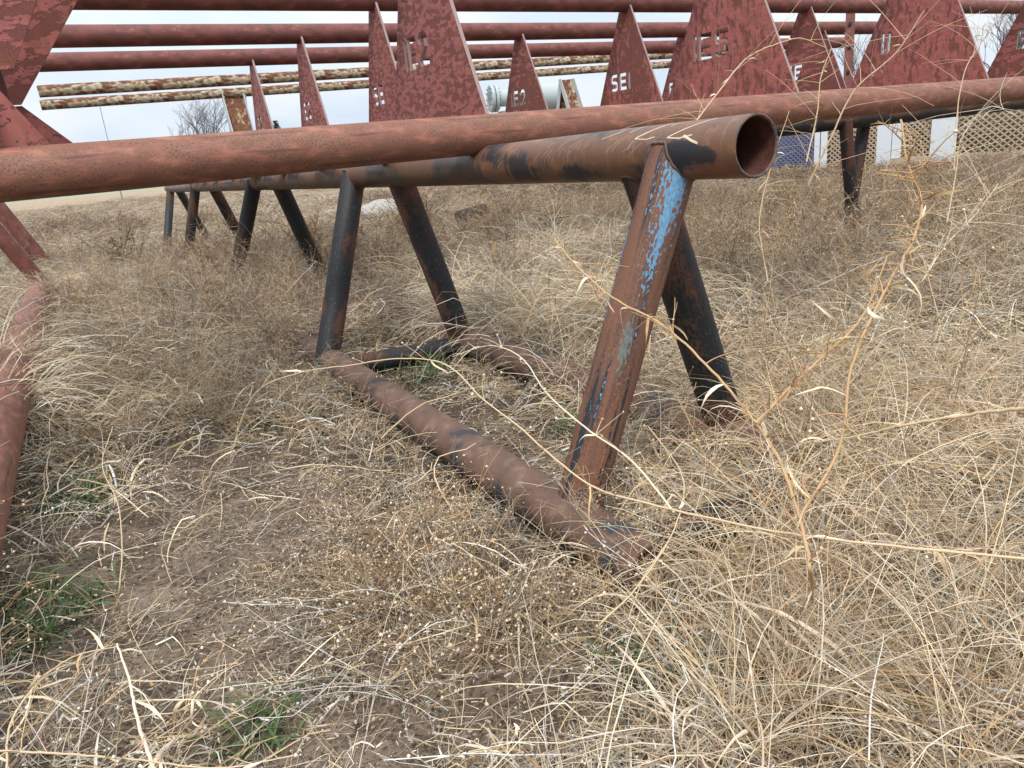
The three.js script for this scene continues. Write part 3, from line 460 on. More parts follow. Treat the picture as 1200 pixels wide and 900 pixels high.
// ------------------------------------------------------------------ strands: the stuff of every weed and straw
class Strands {
  constructor() { this.p = []; this.n = []; this.c = []; this.i = []; }
  tube(pts, r0, r1, col, sides = 3) {
    const b0 = this.p.length / 3, k = pts.length, T = V(0, 0, 0), S = V(0, 0, 0), Q = V(0, 0, 0), ref = V(0.3, 0.2, 0.93);
    for (let a = 0; a < k; a++) {
      T.subVectors(pts[Math.min(k - 1, a + 1)], pts[Math.max(0, a - 1)]).normalize(); S.crossVectors(T, ref).normalize(); Q.crossVectors(S, T);
      const r = lerp(r0, r1, a / (k - 1));
      for (let s = 0; s < sides; s++) { const g = s / sides * Math.PI * 2, x = Math.cos(g), y = Math.sin(g), nx = S.x * x + Q.x * y, ny = S.y * x + Q.y * y, nz = S.z * x + Q.z * y; this.p.push(pts[a].x + nx * r, pts[a].y + ny * r, pts[a].z + nz * r); this.n.push(nx, ny, nz); this.c.push(col[0], col[1], col[2]); }
      if (a) for (let s = 0; s < sides; s++) { const u = b0 + (a - 1) * sides + s, v = b0 + (a - 1) * sides + (s + 1) % sides; this.i.push(u, u + sides, v, v, u + sides, v + sides); }
    }
  }
  thin(pts, r0, r1, col, turn) {                                       // a flat straw, two triangles per joint
    const b0 = this.p.length / 3, k = pts.length, T = V(0, 0, 0), S = V(0, 0, 0), Q = V(0, 0, 0), ref = V(0.31, 0.22, 0.92), ca = Math.cos(turn), sa = Math.sin(turn);
    for (let a = 0; a < k; a++) {
      T.subVectors(pts[Math.min(k - 1, a + 1)], pts[Math.max(0, a - 1)]).normalize(); S.crossVectors(T, ref).normalize(); Q.crossVectors(S, T);
      const r = lerp(r0, r1, a / (k - 1)), x = S.x * ca + Q.x * sa, y = S.y * ca + Q.y * sa, z = S.z * ca + Q.z * sa, nx = Q.x * ca - S.x * sa, ny = Q.y * ca - S.y * sa, nz = Q.z * ca - S.z * sa;
      for (const s of [1, -1]) { this.p.push(pts[a].x + x * r * s, pts[a].y + y * r * s, pts[a].z + z * r * s); this.n.push(nx + 0.8 * x * s, ny + 0.8 * y * s, nz + 0.8 * z * s); this.c.push(col[0], col[1], col[2]); }
      if (a) { const u = b0 + (a - 1) * 2; this.i.push(u, u + 2, u + 1, u + 1, u + 2, u + 3); }
    }
  }
  ribbon(pts, w, col, side, curl = 0) {
    const b0 = this.p.length / 3, k = pts.length, T = V(0, 0, 0), S = V(0, 0, 0), N = V(0, 0, 0);
    for (let a = 0; a < k; a++) {
      T.subVectors(pts[Math.min(k - 1, a + 1)], pts[Math.max(0, a - 1)]).normalize(); S.copy(side).applyAxisAngle(T, curl * a / k); S.addScaledVector(T, -S.dot(T)).normalize(); N.crossVectors(T, S);
      const ww = w * Math.min(1, 0.45 + a / k * 2) * Math.pow(1 - a / (k - 1) * 0.96, 0.6);
      for (const s of [-1, 0, 1]) { const q = V(0, 0, 0).copy(pts[a]).addScaledVector(S, s * ww / 2).addScaledVector(N, s ? 0.12 * ww : 0); this.p.push(q.x, q.y, q.z); this.n.push(N.x - s * 0.3 * S.x, N.y - s * 0.3 * S.y, N.z - s * 0.3 * S.z); this.c.push(...col); }
      if (a) for (const s of [0, 1]) { const u = b0 + (a - 1) * 3 + s; this.i.push(u, u + 3, u + 1, u + 1, u + 3, u + 4); }
    }
  }
  bud(c, r, col, R) {                                                  // a small papery seed head
    const b0 = this.p.length / 3, pts = [[0, 1, 0], [0, -1, 0], [1, 0, 0], [-1, 0, 0], [0, 0, 1], [0, 0, -1]], f = [[0, 4, 2], [0, 2, 5], [0, 5, 3], [0, 3, 4], [1, 2, 4], [1, 5, 2], [1, 3, 5], [1, 4, 3]];
    for (const q of pts) { const k = r * (0.75 + R() * 0.5); this.p.push(c.x + q[0] * k, c.y + q[1] * k, c.z + q[2] * k); this.n.push(...q); this.c.push(...col); }
    for (const t of f) this.i.push(...t.map((z) => b0 + z));
  }
  geo() { const g = new THREE.BufferGeometry(); g.setAttribute('position', new THREE.Float32BufferAttribute(this.p, 3)); g.setAttribute('normal', new THREE.Float32BufferAttribute(this.n, 3)); g.setAttribute('color', new THREE.Float32BufferAttribute(this.c, 3)); g.setIndex(this.i); return g; }
}
const straw = new THREE.MeshStandardMaterial({ vertexColors: true, roughness: 0.7, side: THREE.DoubleSide });
const PAL = { straw: [0.57, 0.425, 0.26], pale: [0.71, 0.595, 0.43], grey: [0.42, 0.365, 0.295], brown: [0.20, 0.13, 0.08], gold: [0.49, 0.31, 0.155], white: [0.74, 0.69, 0.60], dark: [0.10, 0.075, 0.055] };
const pick = (R, list) => { let t = R() * list.reduce((s, q) => s + q[1], 0); for (const [n, w] of list) { t -= w; if (t <= 0) { const k = 0.72 + R() * 0.5; return PAL[n].map((v) => v * k * (0.96 + R() * 0.08)); } } return PAL.straw; };
// a curved path: heading, pitch and their drift per step
function path(R, p, head, pitch, L, n, { droop = 0.1, wander = 0.25, floor = 0.004, pw = 0.12, kink = 0 } = {}) {
  const pts = [p.clone()], q = p.clone(), st = L / n; let hw = (R() - 0.5) * wander * 0.6;
  for (let i = 0; i < n; i++) { q.x += Math.cos(head) * Math.cos(pitch) * st; q.z += Math.sin(head) * Math.cos(pitch) * st; q.y += Math.sin(pitch) * st; if (q.y < floor) { q.y = floor + R() * 0.004; pitch = Math.abs(pitch) * 0.3 + R() * 0.15; } pts.push(q.clone()); pitch -= droop * (0.6 + 0.8 * R()); pitch += (R() - 0.5) * pw; if (kink && R() < kink) { head += (R() - 0.5) * 2.4; pitch += (R() - 0.5) * 1.2; } hw = hw * 0.7 + (R() - 0.5) * wander * 0.5; head += hw; }
  return pts;
}
const disc = (R, r) => { const a = R() * 6.2832, d = Math.sqrt(R()) * r; return V(Math.cos(a) * d, 0, Math.sin(a) * d); };
const MATS = [['straw', 4], ['pale', 3.5], ['grey', 4], ['brown', 2.4], ['dark', 0.8], ['white', 1.2]];
const clump = {
  // a patch about a metre across of matted and standing dry growth, for the ground farther off
  patch(seed) { const R = rng(seed), s = new Strands(); for (let i = 0; i < 620; i++) { const p = V((R() - 0.5) * 1.1, 0, (R() - 0.5) * 1.1); p.y = 0.005 + Math.pow(R(), 1.7) * 0.16; s.thin(path(R, p, R() * 6.283, (R() - 0.3) * 1.0, 0.12 + R() * 0.34, 4, { droop: 0.12, wander: 0.9, pw: 0.4 }), 0.0016 + R() * R() * 0.003, 0.001, pick(R, MATS), R() * 6.28); } for (let i = 0; i < 150; i++) { const p = V((R() - 0.5) * 1.1, 0, (R() - 0.5) * 1.1), c = pick(R, [['brown', 2], ['grey', 3], ['straw', 3], ['gold', 1]]), top = path(R, p, R() * 6.28, 1.5 - R() * 0.7, 0.2 + R() * 0.3, 4, { droop: 0.06, wander: 0.3, pw: 0.2 }); s.thin(top, 0.002, 0.001, c, R() * 6.28); for (let k = 1; k < 5; k++) for (let w = 0; w < 2; w++) s.thin(path(R, top[k], R() * 6.28, (R() - 0.1) * 1.2, 0.05 + R() * 0.1, 2, { droop: 0.1, wander: 0.8, floor: -1 }), 0.001, 0.0006, c, R() * 6.28); } return s; },
  bush(seed) { const R = rng(seed), s = new Strands(); for (let i = 0; i < 34; i++) { const p = disc(R, 0.14), c = pick(R, [['brown', 4], ['grey', 1.5], ['gold', 1]]), top = path(R, p, R() * 6.28, 1.5 - R() * 0.6, 0.4 + R() * 0.4, 6, { droop: 0.02, wander: 0.2, pw: 0.2 }); s.thin(top, 0.004, 0.002, c, R() * 6.28); for (let k = 1; k < 7; k++) for (let w = 0; w < 4; w++) s.thin(path(R, top[k], R() * 6.28, R() * 1.2, 0.06 + R() * 0.14, 3, { droop: 0.03, wander: 0.6, floor: -1 }), 0.0026, 0.0016, c, R() * 6.28); } return s; },
  arch(seed) { const R = rng(seed), s = new Strands(), lean = R() * 6.28; for (let i = 0; i < 44; i++) { const p = disc(R, 0.06), h = lean + (R() - 0.5) * 4.4; s.thin(path(R, p, h, 1.45 - R() * 0.7, 0.35 + R() * 0.5, 8, { droop: 0.17 + R() * 0.16, wander: 0.4, pw: 0.16, kink: 0.07 }), 0.0017 + R() * 0.0008, 0.0006, pick(R, [['straw', 5], ['pale', 5], ['gold', 1.2], ['grey', 1]]), R() * 6.28); } return s; },
  plume(seed) { const R = rng(seed), s = new Strands(), lean = R() * 6.28; for (let i = 0; i < 44; i++) { const p = disc(R, 0.06), h = lean + (R() - 0.5) * 4.4; s.thin(path(R, p, h, 1.45 - R() * 0.7, 0.35 + R() * 0.5, 8, { droop: 0.17 + R() * 0.16, wander: 0.4, pw: 0.16, kink: 0.07 }), 0.0026 + R() * 0.0018, 0.001, pick(R, [['straw', 4], ['pale', 6], ['white', 1], ['grey', 1]]), R() * 6.28); } return s; },
  fuzz(seed) { const R = rng(seed), s = new Strands(); for (let i = 0; i < 9; i++) { const p = disc(R, 0.12), c = pick(R, [['brown', 2], ['grey', 3], ['straw', 3], ['gold', 1]]), top = path(R, p, R() * 6.28, 1.4 - R() * 0.8, 0.16 + R() * 0.26, 6, { droop: 0.05, wander: 0.3, pw: 0.2 }); s.thin(top, 0.0014, 0.0008, c, R() * 6.28); for (let k = 2; k < 7; k++) for (let w = 0; w < 2; w++) if (R() < 0.75) s.thin(path(R, top[k], R() * 6.28, (R() - 0.1) * 1.2, 0.04 + R() * 0.1, 3, { droop: 0.1, wander: 0.8, floor: -1 }), 0.0009, 0.0006, c, R() * 6.28); } return s; },
  bud(seed) { const R = rng(seed), s = new Strands(), lean = R() * 6.28; for (let i = 0; i < 12; i++) { const p = disc(R, 0.07), h = lean + (R() - 0.5) * 3, c = pick(R, [['straw', 4], ['gold', 2], ['grey', 2.5], ['brown', 2]]), st = path(R, p, h, 1.1 - R() * 0.9, 0.2 + R() * 0.22, 7, { droop: 0.06, wander: 0.45, pw: 0.25 }); s.tube(st, 0.0015, 0.0009, c); for (let k = 2; k < 8; k++) for (let w = 0; w < 2; w++) if (R() < 0.65) { const b = path(R, st[k], R() * 6.28, R() * 1.1, 0.03 + R() * 0.08, 3, { droop: -0.03, wander: 0.6, floor: -1 }); s.thin(b, 0.0011, 0.0008, c, R() * 6.28); const t = R(); if (t < 0.34) s.bud(b[3], 0.0035 + R() * 0.0045, pick(R, [['pale', 4], ['straw', 2], ['gold', 1]]), R); else if (t < 0.75) s.ribbon([b[3], b[3].clone().add(V((R() - 0.5) * 0.016, 0.004, (R() - 0.5) * 0.016)), b[3].clone().add(V((R() - 0.5) * 0.03, -0.004, (R() - 0.5) * 0.03))], 0.005 + R() * 0.004, pick(R, [['grey', 3], ['straw', 2], ['brown', 1.5]]), V(R() - 0.5, R(), R() - 0.5).normalize()); } } return s; },
  wisp(seed) { const R = rng(seed), s = new Strands(); for (let i = 0; i < 8; i++) { const p = disc(R, 0.09), c = pick(R, [['straw', 4], ['gold', 2], ['brown', 2], ['grey', 2]]), st = path(R, p, R() * 6.28, 1.5 - R() * 0.35, 0.4 + R() * 0.4, 8, { droop: 0.035, wander: 0.25, pw: 0.15, kink: 0.05 }); s.thin(st, 0.0026, 0.0012, c, R() * 6.28); for (let k = 3; k < 9; k++) for (let w = 0; w < 3; w++) { const b = path(R, st[k], R() * 6.28, 0.1 + R() * 1.1, 0.05 + R() * 0.13, 4, { droop: 0.06, wander: 0.7, floor: -1, kink: 0.1 }); s.thin(b, 0.0014, 0.0009, c, R() * 6.28); if (R() < 0.3) s.bud(b[4], 0.004 + R() * 0.004, pick(R, [['pale', 2], ['straw', 2], ['brown', 1]]), R); } } return s; },
  pale(seed) { const R = rng(seed), s = new Strands(), lean = R() * 6.28; for (let i = 0; i < 8; i++) { const p = disc(R, 0.05); p.y = 0.01; const h = lean + (R() - 0.5) * 3.4, c = pick(R, [['white', 3], ['grey', 2], ['pale', 2]]), st = path(R, p, h, 0.9 - R() * 0.8, 0.16 + R() * 0.26, 9, { droop: 0.06, wander: 0.4, pw: 0.25 }); s.tube(st, 0.0018, 0.001, c); for (let k = 2; k < 10; k++) for (let w = 0; w < 3; w++) { const d = V(R() - 0.5, R() - 0.35, R() - 0.5).normalize(), q = st[k].clone().add(V((R() - 0.5) * 0.014, (R() - 0.5) * 0.008, (R() - 0.5) * 0.014)); if (R() < 0.65) s.ribbon([q, q.clone().addScaledVector(d, 0.007), q.clone().addScaledVector(d, 0.013 + R() * 0.012)], 0.003 + R() * 0.004, pick(R, [['white', 3], ['grey', 3]]), V(R() - 0.5, R() - 0.5, R() - 0.5).normalize()); else s.bud(q, 0.0025 + R() * 0.002, pick(R, [['white', 3], ['grey', 1]]), R); } } return s; },
  blade(seed) { const R = rng(seed), s = new Strands(), lean = R() * 6.28; for (let i = 0; i < 12; i++) { const p = disc(R, 0.05), h = lean + (R() - 0.5) * 4.5; const a = path(R, p, h, 1.4 - R() * 0.9, 0.14 + R() * 0.3, 8, { droop: 0.2 + R() * 0.16, wander: 0.3, pw: 0.15 }); s.ribbon(a, 0.004 + R() * 0.007, pick(R, [['pale', 4], ['straw', 3], ['gold', 1], ['white', 1]]), V(-Math.sin(h), 0, Math.cos(h)), (R() - 0.5) * 6); } for (let i = 0; i < 10; i++) { const p = disc(R, 0.06); s.tube(path(R, p, R() * 6.28, 1.5 - R() * 0.9, 0.16 + R() * 0.3, 8, { droop: 0.12, wander: 0.5, pw: 0.25 }), 0.0017, 0.0007, pick(R, [['straw', 3], ['gold', 3], ['pale', 2]])); } return s; },
  litter(seed) { const R = rng(seed), s = new Strands(); for (let i = 0; i < 70; i++) { const p = disc(R, 0.2); p.y = 0.003 + R() * 0.012; if (R() < 0.5) s.thin(path(R, p, R() * 6.28, (R() - 0.3) * 0.3, 0.02 + R() * 0.09, 3, { droop: 0.05, wander: 0.4 }), 0.0011, 0.0008, pick(R, [['straw', 2], ['grey', 3], ['pale', 2], ['brown', 2]]), R() * 6); else if (R() < 0.7) { const d = disc(R, 0.012 + R() * 0.012), e = V(d.x, R() * 0.009, d.z); s.ribbon([p, p.clone().addScaledVector(e, 0.5), p.clone().add(e)], 0.004 + R() * 0.007, pick(R, [['grey', 4], ['brown', 3], ['pale', 1.5], ['white', 0.7]]), V(R() - 0.5, R() * 0.4, R() - 0.5).normalize()); } else s.bud(p.setY(0.005), 0.002 + R() * R() * 0.006, pick(R, [['brown', 2], ['grey', 2], ['pale', 2], ['gold', 1]]), R); } return s; },
  green(seed) { const R = rng(seed), s = new Strands(); for (let i = 0; i < 30; i++) { const p = disc(R, 0.07), h = R() * 6.28, k = 0.7 + R() * 0.6; s.ribbon(path(R, p, h, 1.3 - R() * 0.9, 0.05 + R() * 0.1, 5, { droop: 0.2, wander: 0.2 }), 0.004 + R() * 0.005, [0.075 * k, 0.125 * k, 0.035 * k], V(-Math.sin(h), 0, Math.cos(h)), R() - 0.5); } return s; },
};
const viewAz = Math.atan2(-CZ.z, -CZ.x), NEAR = 5.6;
const blob = (list) => { const q = list.map(([px, py, r, s]) => [onY(px, py), r, s ?? 1]); return (x, z) => { let b = 0; for (const [p, r, s] of q) { const d = Math.hypot(x - p.x, z - p.z) / r; if (d < 1.3) b = Math.max(b, s * sstep(1.3, 0.5, d)); } return b; }; };
const budZone = blob([[480, 690, 0.3], [540, 710, 0.25], [600, 720, 0.2], [430, 660, 0.22, 0.8], [470, 620, 0.22, 0.8], [520, 660, 0.2, 0.6], [660, 745, 0.16, 0.6], [600, 440, 0.4, 0.5], [690, 450, 0.5, 0.8], [330, 480, 0.5, 0.7], [260, 430, 1, 0.8], [180, 480, 0.6, 0.6], [620, 560, 0.2, 0.4], [735, 690, 0.1, 0.6], [690, 640, 0.08, 0.5], [860, 530, 0.3, 0.8], [800, 560, 0.2, 0.6], [920, 560, 0.3, 0.7]]);
const paleZone = blob([[540, 770, 0.24], [620, 750, 0.2], [470, 740, 0.22], [800, 880, 0.2], [580, 870, 0.22, 0.8], [60, 640, 0.25, 0.9], [880, 760, 0.2, 0.6], [1090, 850, 0.2, 0.6], [330, 820, 0.25, 0.6], [250, 850, 0.2, 0.5], [700, 860, 0.16, 0.7]]);
const bladeZone = blob([[820, 720, 0.26], [880, 780, 0.3], [770, 800, 0.2], [980, 720, 0.35], [1050, 800, 0.3], [1150, 720, 0.3], [900, 860, 0.3], [1000, 500, 0.5, 0.6], [1120, 480, 0.5, 0.6], [790, 690, 0.16, 0.7], [1150, 860, 0.3], [700, 500, 0.25, 0.4]]);
const archZone = blob([[620, 330, 0.9], [590, 370, 0.7], [660, 310, 1.1], [690, 380, 0.7], [560, 330, 0.7, 0.8], [640, 285, 1.3, 0.9], [720, 330, 0.8], [600, 400, 0.5, 0.7], [30, 430, 0.6], [10, 400, 0.8], [250, 310, 0.6, 0.7]]);
const leftZone = (x, z) => sstep(0.5, 0.15, Math.hypot((x + 0.66) / 0.5, (z + 4.6) / 2.4));
const tallZone = blob([[945, 700, 0.16], [700, 655, 0.09, 0.8], [650, 640, 0.08, 0.6], [760, 680, 0.1, 0.8], [880, 560, 0.22], [940, 610, 0.25], [1000, 570, 0.3], [1060, 640, 0.3], [830, 640, 0.14], [960, 700, 0.25], [1120, 560, 0.35], [900, 500, 0.3], [1040, 480, 0.4], [1150, 440, 0.5, 0.7], [1000, 400, 0.5, 0.5], [700, 470, 0.3, 0.6], [740, 690, 0.12, 0.5], [250, 335, 0.6, 0.7], [90, 470, 0.3, 0.4]]);
const moundZone = blob([[620, 350, 0.8], [590, 380, 0.5, 0.8], [665, 330, 0.9], [700, 390, 0.6], [570, 345, 0.5, 0.7], [640, 300, 1.0, 0.8], [720, 340, 0.7]]);
// the strip along the brown foot pipes and between them is open ground
const openStrip = (x, z) => { const c = (cx, w, z0, z1) =>  sstep(w, w * 0.55, Math.abs(x - cx)) * sstep(z0 + 0.15, z0 - 0.1, z) * sstep(z1 - 0.5, z1 + 0.3, z); return Math.max(c(1.09, 0.25, -1.5, -3.9), 0.95 * c(1.94, 0.25, -2.95, -4.3), 0.85 * c(1.5, 0.42, -2.3, -4.4), 0.95 * sstep(0.5, 0.25, Math.abs(z + 4.1)) * sstep(0.55, 0.4, Math.abs(x - 1.5))); };
const cover = (x, z) => (1 - 0.95 * bareness(x, z)) * (1 - 0.9 * openStrip(x, z));
const place = (R, r0, r1, pw, half = 0.86) => { const a = Math.pow(r0, pw), b = Math.pow(r1, pw), d = Math.pow(lerp(a, b, R()), 1 / pw), az = viewAz + (R() * 2 - 1) * half; return [Math.cos(az) * d, Math.sin(az) * d, d]; };
// near ground: every straw laid down by itself
{
  const R = rng(2), s = new Strands();
  for (let i = 0; i < 50000; i++) {
    const [x, z, d] = place(R, 0.55, NEAR + 0.5, 1.25), a = R(), lie = R(), h = R() * 6.2832;
    if (a > cover(x, z) * clamp(0.75 + 0.9 * fieldNoise(x, z, 0.5, 21))) continue;
    const gy = groundY(x, z), lowK = 1 - 0.8 * openStrip(x, z), k = clamp(d / 2.3, 0.8, 2.5);
    const curly = R() < 0.6, p = V(x, gy + 0.004 + Math.pow(lie, 1.6) * 0.17 * lowK, z), L = 0.09 + R() * R() * 0.45;
    const thick = R(), r = (0.0009 + thick * thick * 0.0022) * k, tone = 0.95 + 0.45 * fieldNoise(x, z, 0.35, 23) + 0.35 * fieldNoise(x, z, 1.4, 24), c = pick(R, MATS).map((v) => Math.min(0.82, v * tone));
    s.thin(path(R, p, h, (R() - 0.3) * 0.9 * lowK, L, L > 0.2 ? 8 : 5, { droop: 0.1, wander: curly ? 0.9 : 0.3, floor: gy + 0.003, pw: curly ? 0.5 : 0.2, kink: 0.14 }), r, r * 0.55, c, R() * 6.28);
    if (d < 3.2 && R() < 0.07) { const q = V(x, gy + 0.01 + R() * 0.12 * lowK, z), hh = R() * 6.28; s.ribbon(path(R, q, hh, (R() - 0.4) * 1.2, 0.05 + R() * 0.16, 6, { droop: 0.2, wander: 0.8, floor: gy + 0.003, pw: 0.5 }), 0.004 + R() * 0.006, pick(R, [['pale', 3], ['straw', 3], ['grey', 2], ['brown', 1]]), V(-Math.sin(hh), 0, Math.cos(hh)), (R() - 0.5) * 8); }
  }
  stuff(new THREE.Mesh(s.geo(), straw), 'dry_grass');
  const cr = new Strands();                                            // crumbled leaves and chaff caught in the mat
  for (let i = 0; i < 26000; i++) {
    const [x, z, d] = place(R, 0.7, 7, 1.2), a = R(), k = clamp(d / 2.4, 0.8, 2.4), y = groundY(x, z) + 0.008 + R() * R() * 0.16 * (1 - 0.9 * openStrip(x, z)) * (1 - 0.85 * bareness(x, z)), q = V(x, y, z), dd = V(R() - 0.5, (R() - 0.5) * 0.7, R() - 0.5).normalize().multiplyScalar((0.005 + R() * R() * 0.016) * k), w = (0.003 + R() * R() * 0.006) * k, c = pick(R, [['grey', 4], ['brown', 4], ['pale', 2.5], ['straw', 2], ['white', 0.7], ['dark', 1]]), sd = V(R() - 0.5, R() - 0.5, R() - 0.5).normalize();
    if (a < 0.35 + 0.6 * clamp(0.5 + fieldNoise(x, z, 0.6, 41))) cr.ribbon([q, q.clone().addScaledVector(dd, 0.5).add(V(0, w * 0.4, 0)), q.clone().add(dd)], w, c, sd);
  }
  stuff(new THREE.Mesh(cr.geo(), straw), 'leaf_crumbs');
}
// near weeds and tufts: clumps joined into one mesh per kind
function near(kind, name, N, keep, { variants = 6, seed = 1, r0 = 0.62, r1 = NEAR, scale = [0.7, 0.5], pw = 1.0, lo = 0.72, half = 0.86 } = {}) {
  const R = rng(seed), src = [...Array(variants)].map((_, v) => clump[kind](seed * 100 + v)), P = [], Nn = [], C = [], I = [], e = new THREE.Euler(), m = new THREE.Matrix4(), q = new THREE.Quaternion(), t = V(0, 0, 0), n3 = new THREE.Matrix3();
  for (let i = 0; i < N; i++) {
    const [x, z, d] = place(R, r0, r1, pw, half), a = R(), s = (scale[0] + R() * scale[1]), k = lo + R() * 0.42, ry = R() * 6.2832, tl = (R() - 0.5) * 0.3, v = src[Math.floor(R() * variants)];
    if (a > keep(x, z, d)) continue;
    m.compose(V(x, groundY(x, z) + 0.001, z), q.setFromEuler(e.set(tl, ry, tl * 0.6)), V(s, s, s)); n3.getNormalMatrix(m);
    const b = P.length / 3, f = kind === 'green' ? 1 : 1;
    for (let j = 0; j < v.p.length; j += 3) { t.set(v.p[j], v.p[j + 1], v.p[j + 2]).applyMatrix4(m); P.push(t.x, t.y, t.z); t.set(v.n[j], v.n[j + 1], v.n[j + 2]).applyMatrix3(n3).normalize(); Nn.push(t.x, t.y, t.z); C.push(Math.min(0.85, v.c[j] * k), Math.min(0.85, v.c[j + 1] * k), Math.min(0.85, v.c[j + 2] * k)); }
    for (const j of v.i) I.push(b + j);
  }
  const g = new THREE.BufferGeometry(); g.setAttribute('position', new THREE.Float32BufferAttribute(P, 3)); g.setAttribute('normal', new THREE.Float32BufferAttribute(Nn, 3)); g.setAttribute('color', new THREE.Float32BufferAttribute(C, 3)); g.setIndex(I);
  stuff(new THREE.Mesh(g, straw), name);
}
near('fuzz', 'dry_weeds', 2200, (x, z, d) => cover(x, z) * (0.3 + 0.5 * sstep(2.2, 5, d)) * clamp(0.5 + 1.4 * fieldNoise(x, z, 1.3, 14)) * (1 - 0.4 * bladeZone(x, z)), { seed: 3, r0: 1.0, pw: 1.4 });
near('arch', 'tall_grass', 2600, (x, z, d) => cover(x, z) * (1 - bareness(x, z)) * clamp(0.03 + archZone(x, z) + 0.22 * bladeZone(x, z) + 0.2 * sstep(3, 5, d) * clamp(0.2 + 2 * fieldNoise(x, z, 1.5, 15))), { seed: 4, r0: 0.8, pw: 1.4, scale: [0.5, 0.5] });
near('plume', 'tall_grass', 2400, (x, z) => 0.8 * moundZone(x, z), { seed: 14, r0: 3, r1: 8.5, pw: 1.4, scale: [0.75, 0.5], lo: 0.85 });
near('arch', 'tall_grass', 1500, (x, z) => 0.55 * tallZone(x, z) * (1 - openStrip(x, z)), { seed: 15, r0: 0.9, r1: 6, pw: 1.3, scale: [0.6, 0.45], lo: 0.8 });
const footZone = blob([[690, 668, 0.1], [730, 700, 0.1], [775, 690, 0.12], [640, 640, 0.08, 0.6], [810, 640, 0.14], [700, 610, 0.07, 0.7]]);
near('arch', 'tall_grass', 900, (x, z) => 0.07 * footZone(x, z), { seed: 18, r0: 1.3, r1: 2.6, half: 0.5, scale: [0.4, 0.35], lo: 0.85 });
near('wisp', 'upright_weeds', 900, (x, z) => 0.1 * footZone(x, z), { seed: 19, r0: 1.3, r1: 2.6, half: 0.5, scale: [0.35, 0.3], lo: 0.85 });
near('plume', 'tall_grass', 2600, (x, z) => leftZone(x, z), { seed: 16, r0: 3, r1: 7, pw: 1.4, scale: [0.75, 0.4], lo: 0.85 });
const wispZone = blob([[930, 240, 1.4], [1000, 250, 1.4], [1060, 255, 1.3], [1130, 265, 1.2], [1185, 260, 1.3], [870, 245, 1.5], [900, 300, 0.9], [980, 330, 0.9], [1100, 330, 1, 0.7], [1040, 290, 1.1], [60, 335, 0.8], [110, 295, 1.2], [560, 290, 0.9, 0.6], [500, 262, 1.4], [690, 262, 1.5], [760, 262, 1.6], [840, 330, 0.7, 0.6], [880, 470, 0.3, 0.8], [930, 540, 0.25, 0.7], [745, 640, 0.08, 0.7], [720, 600, 0.1, 0.6], [330, 440, 0.4, 0.5], [180, 360, 0.8, 0.5], [1150, 520, 0.3, 0.5], [800, 700, 0.1, 0.7], [680, 620, 0.07, 0.5]]);
near('wisp', 'upright_weeds', 5200, (x, z) => 0.4 * wispZone(x, z) * (1 - 0.8 * openStrip(x, z)), { seed: 17, r0: 1.0, r1: 13, pw: 1.4, scale: [0.6, 0.5], lo: 0.75 });
near('bud', 'seedy_weeds', 2600, (x, z) => clamp(0.03 * cover(x, z) + 0.75 * budZone(x, z) * (1 - openStrip(x, z))), { seed: 5, scale: [0.5, 0.45] });
near('pale', 'pale_weeds', 1500, (x, z) => (1 - 0.6 * bareness(x, z)) * clamp(0.02 + 0.45 * paleZone(x, z)), { seed: 6, r1: 4 });
near('blade', 'straw_grass', 2300, (x, z) => cover(x, z) * clamp(0.04 + 0.75 * bladeZone(x, z)), { seed: 7, scale: [0.65, 0.6] });
near('litter', 'plant_litter', 900, () => 0.8, { seed: 8, r1: 4.5 });
{
  const g = blob([[80, 590, 0.2], [95, 610, 0.16], [330, 865, 0.11], [20, 740, 0.14], [30, 790, 0.14], [260, 450, 0.3], [300, 470, 0.25], [350, 490, 0.22], [205, 383, 0.3], [235, 395, 0.25, 0.7], [760, 770, 0.09, 0.7], [920, 850, 0.14], [1040, 430, 0.25, 0.7], [410, 440, 0.2, 0.6], [1160, 400, 0.3, 0.5], [100, 740, 0.1, 0.6], [690, 500, 0.2, 0.5], [480, 440, 0.2, 0.5]]);
  near('green', 'green_grass', 5200, (x, z) => 0.8 * g(x, z), { seed: 9, r1: 6.5, scale: [0.75, 0.75], lo: 0.7 });
}
// farther ground: metre wide patches, then larger ones, with tufts and bushes between them
function far(kind, name, list, seed) {
  const R = rng(seed), variants = 4, lists = [...Array(variants)].map(() => []); for (const o of list(R)) lists[Math.floor(R() * variants)].push(o);
  const E = new THREE.Euler(), Q = new THREE.Quaternion(), m4 = new THREE.Matrix4(), col = new THREE.Color();
  lists.forEach((l, v) => {
    if (!l.length) return; const im = new THREE.InstancedMesh(clump[kind](seed * 100 + v).geo(), straw, l.length);
    l.forEach((o, i) => { const gx = (groundY(o.x + 0.4, o.z) - groundY(o.x - 0.4, o.z)) / 0.8, gz = (groundY(o.x, o.z + 0.4) - groundY(o.x, o.z - 0.4)) / 0.8; Q.setFromUnitVectors(V(0, 1, 0), V(-gx, 1, -gz).normalize()).multiply(new THREE.Quaternion().setFromEuler(E.set(0, R() * 6.28, 0))); m4.compose(V(o.x, groundY(o.x, o.z), o.z), Q, V(o.s, o.h, o.s)); im.setMatrixAt(i, m4); im.setColorAt(i, col.setRGB(o.k, o.k * (o.g ?? 1), o.k * (o.g ?? 1) ** 2)); });
    stuff(im, name);
  });
}
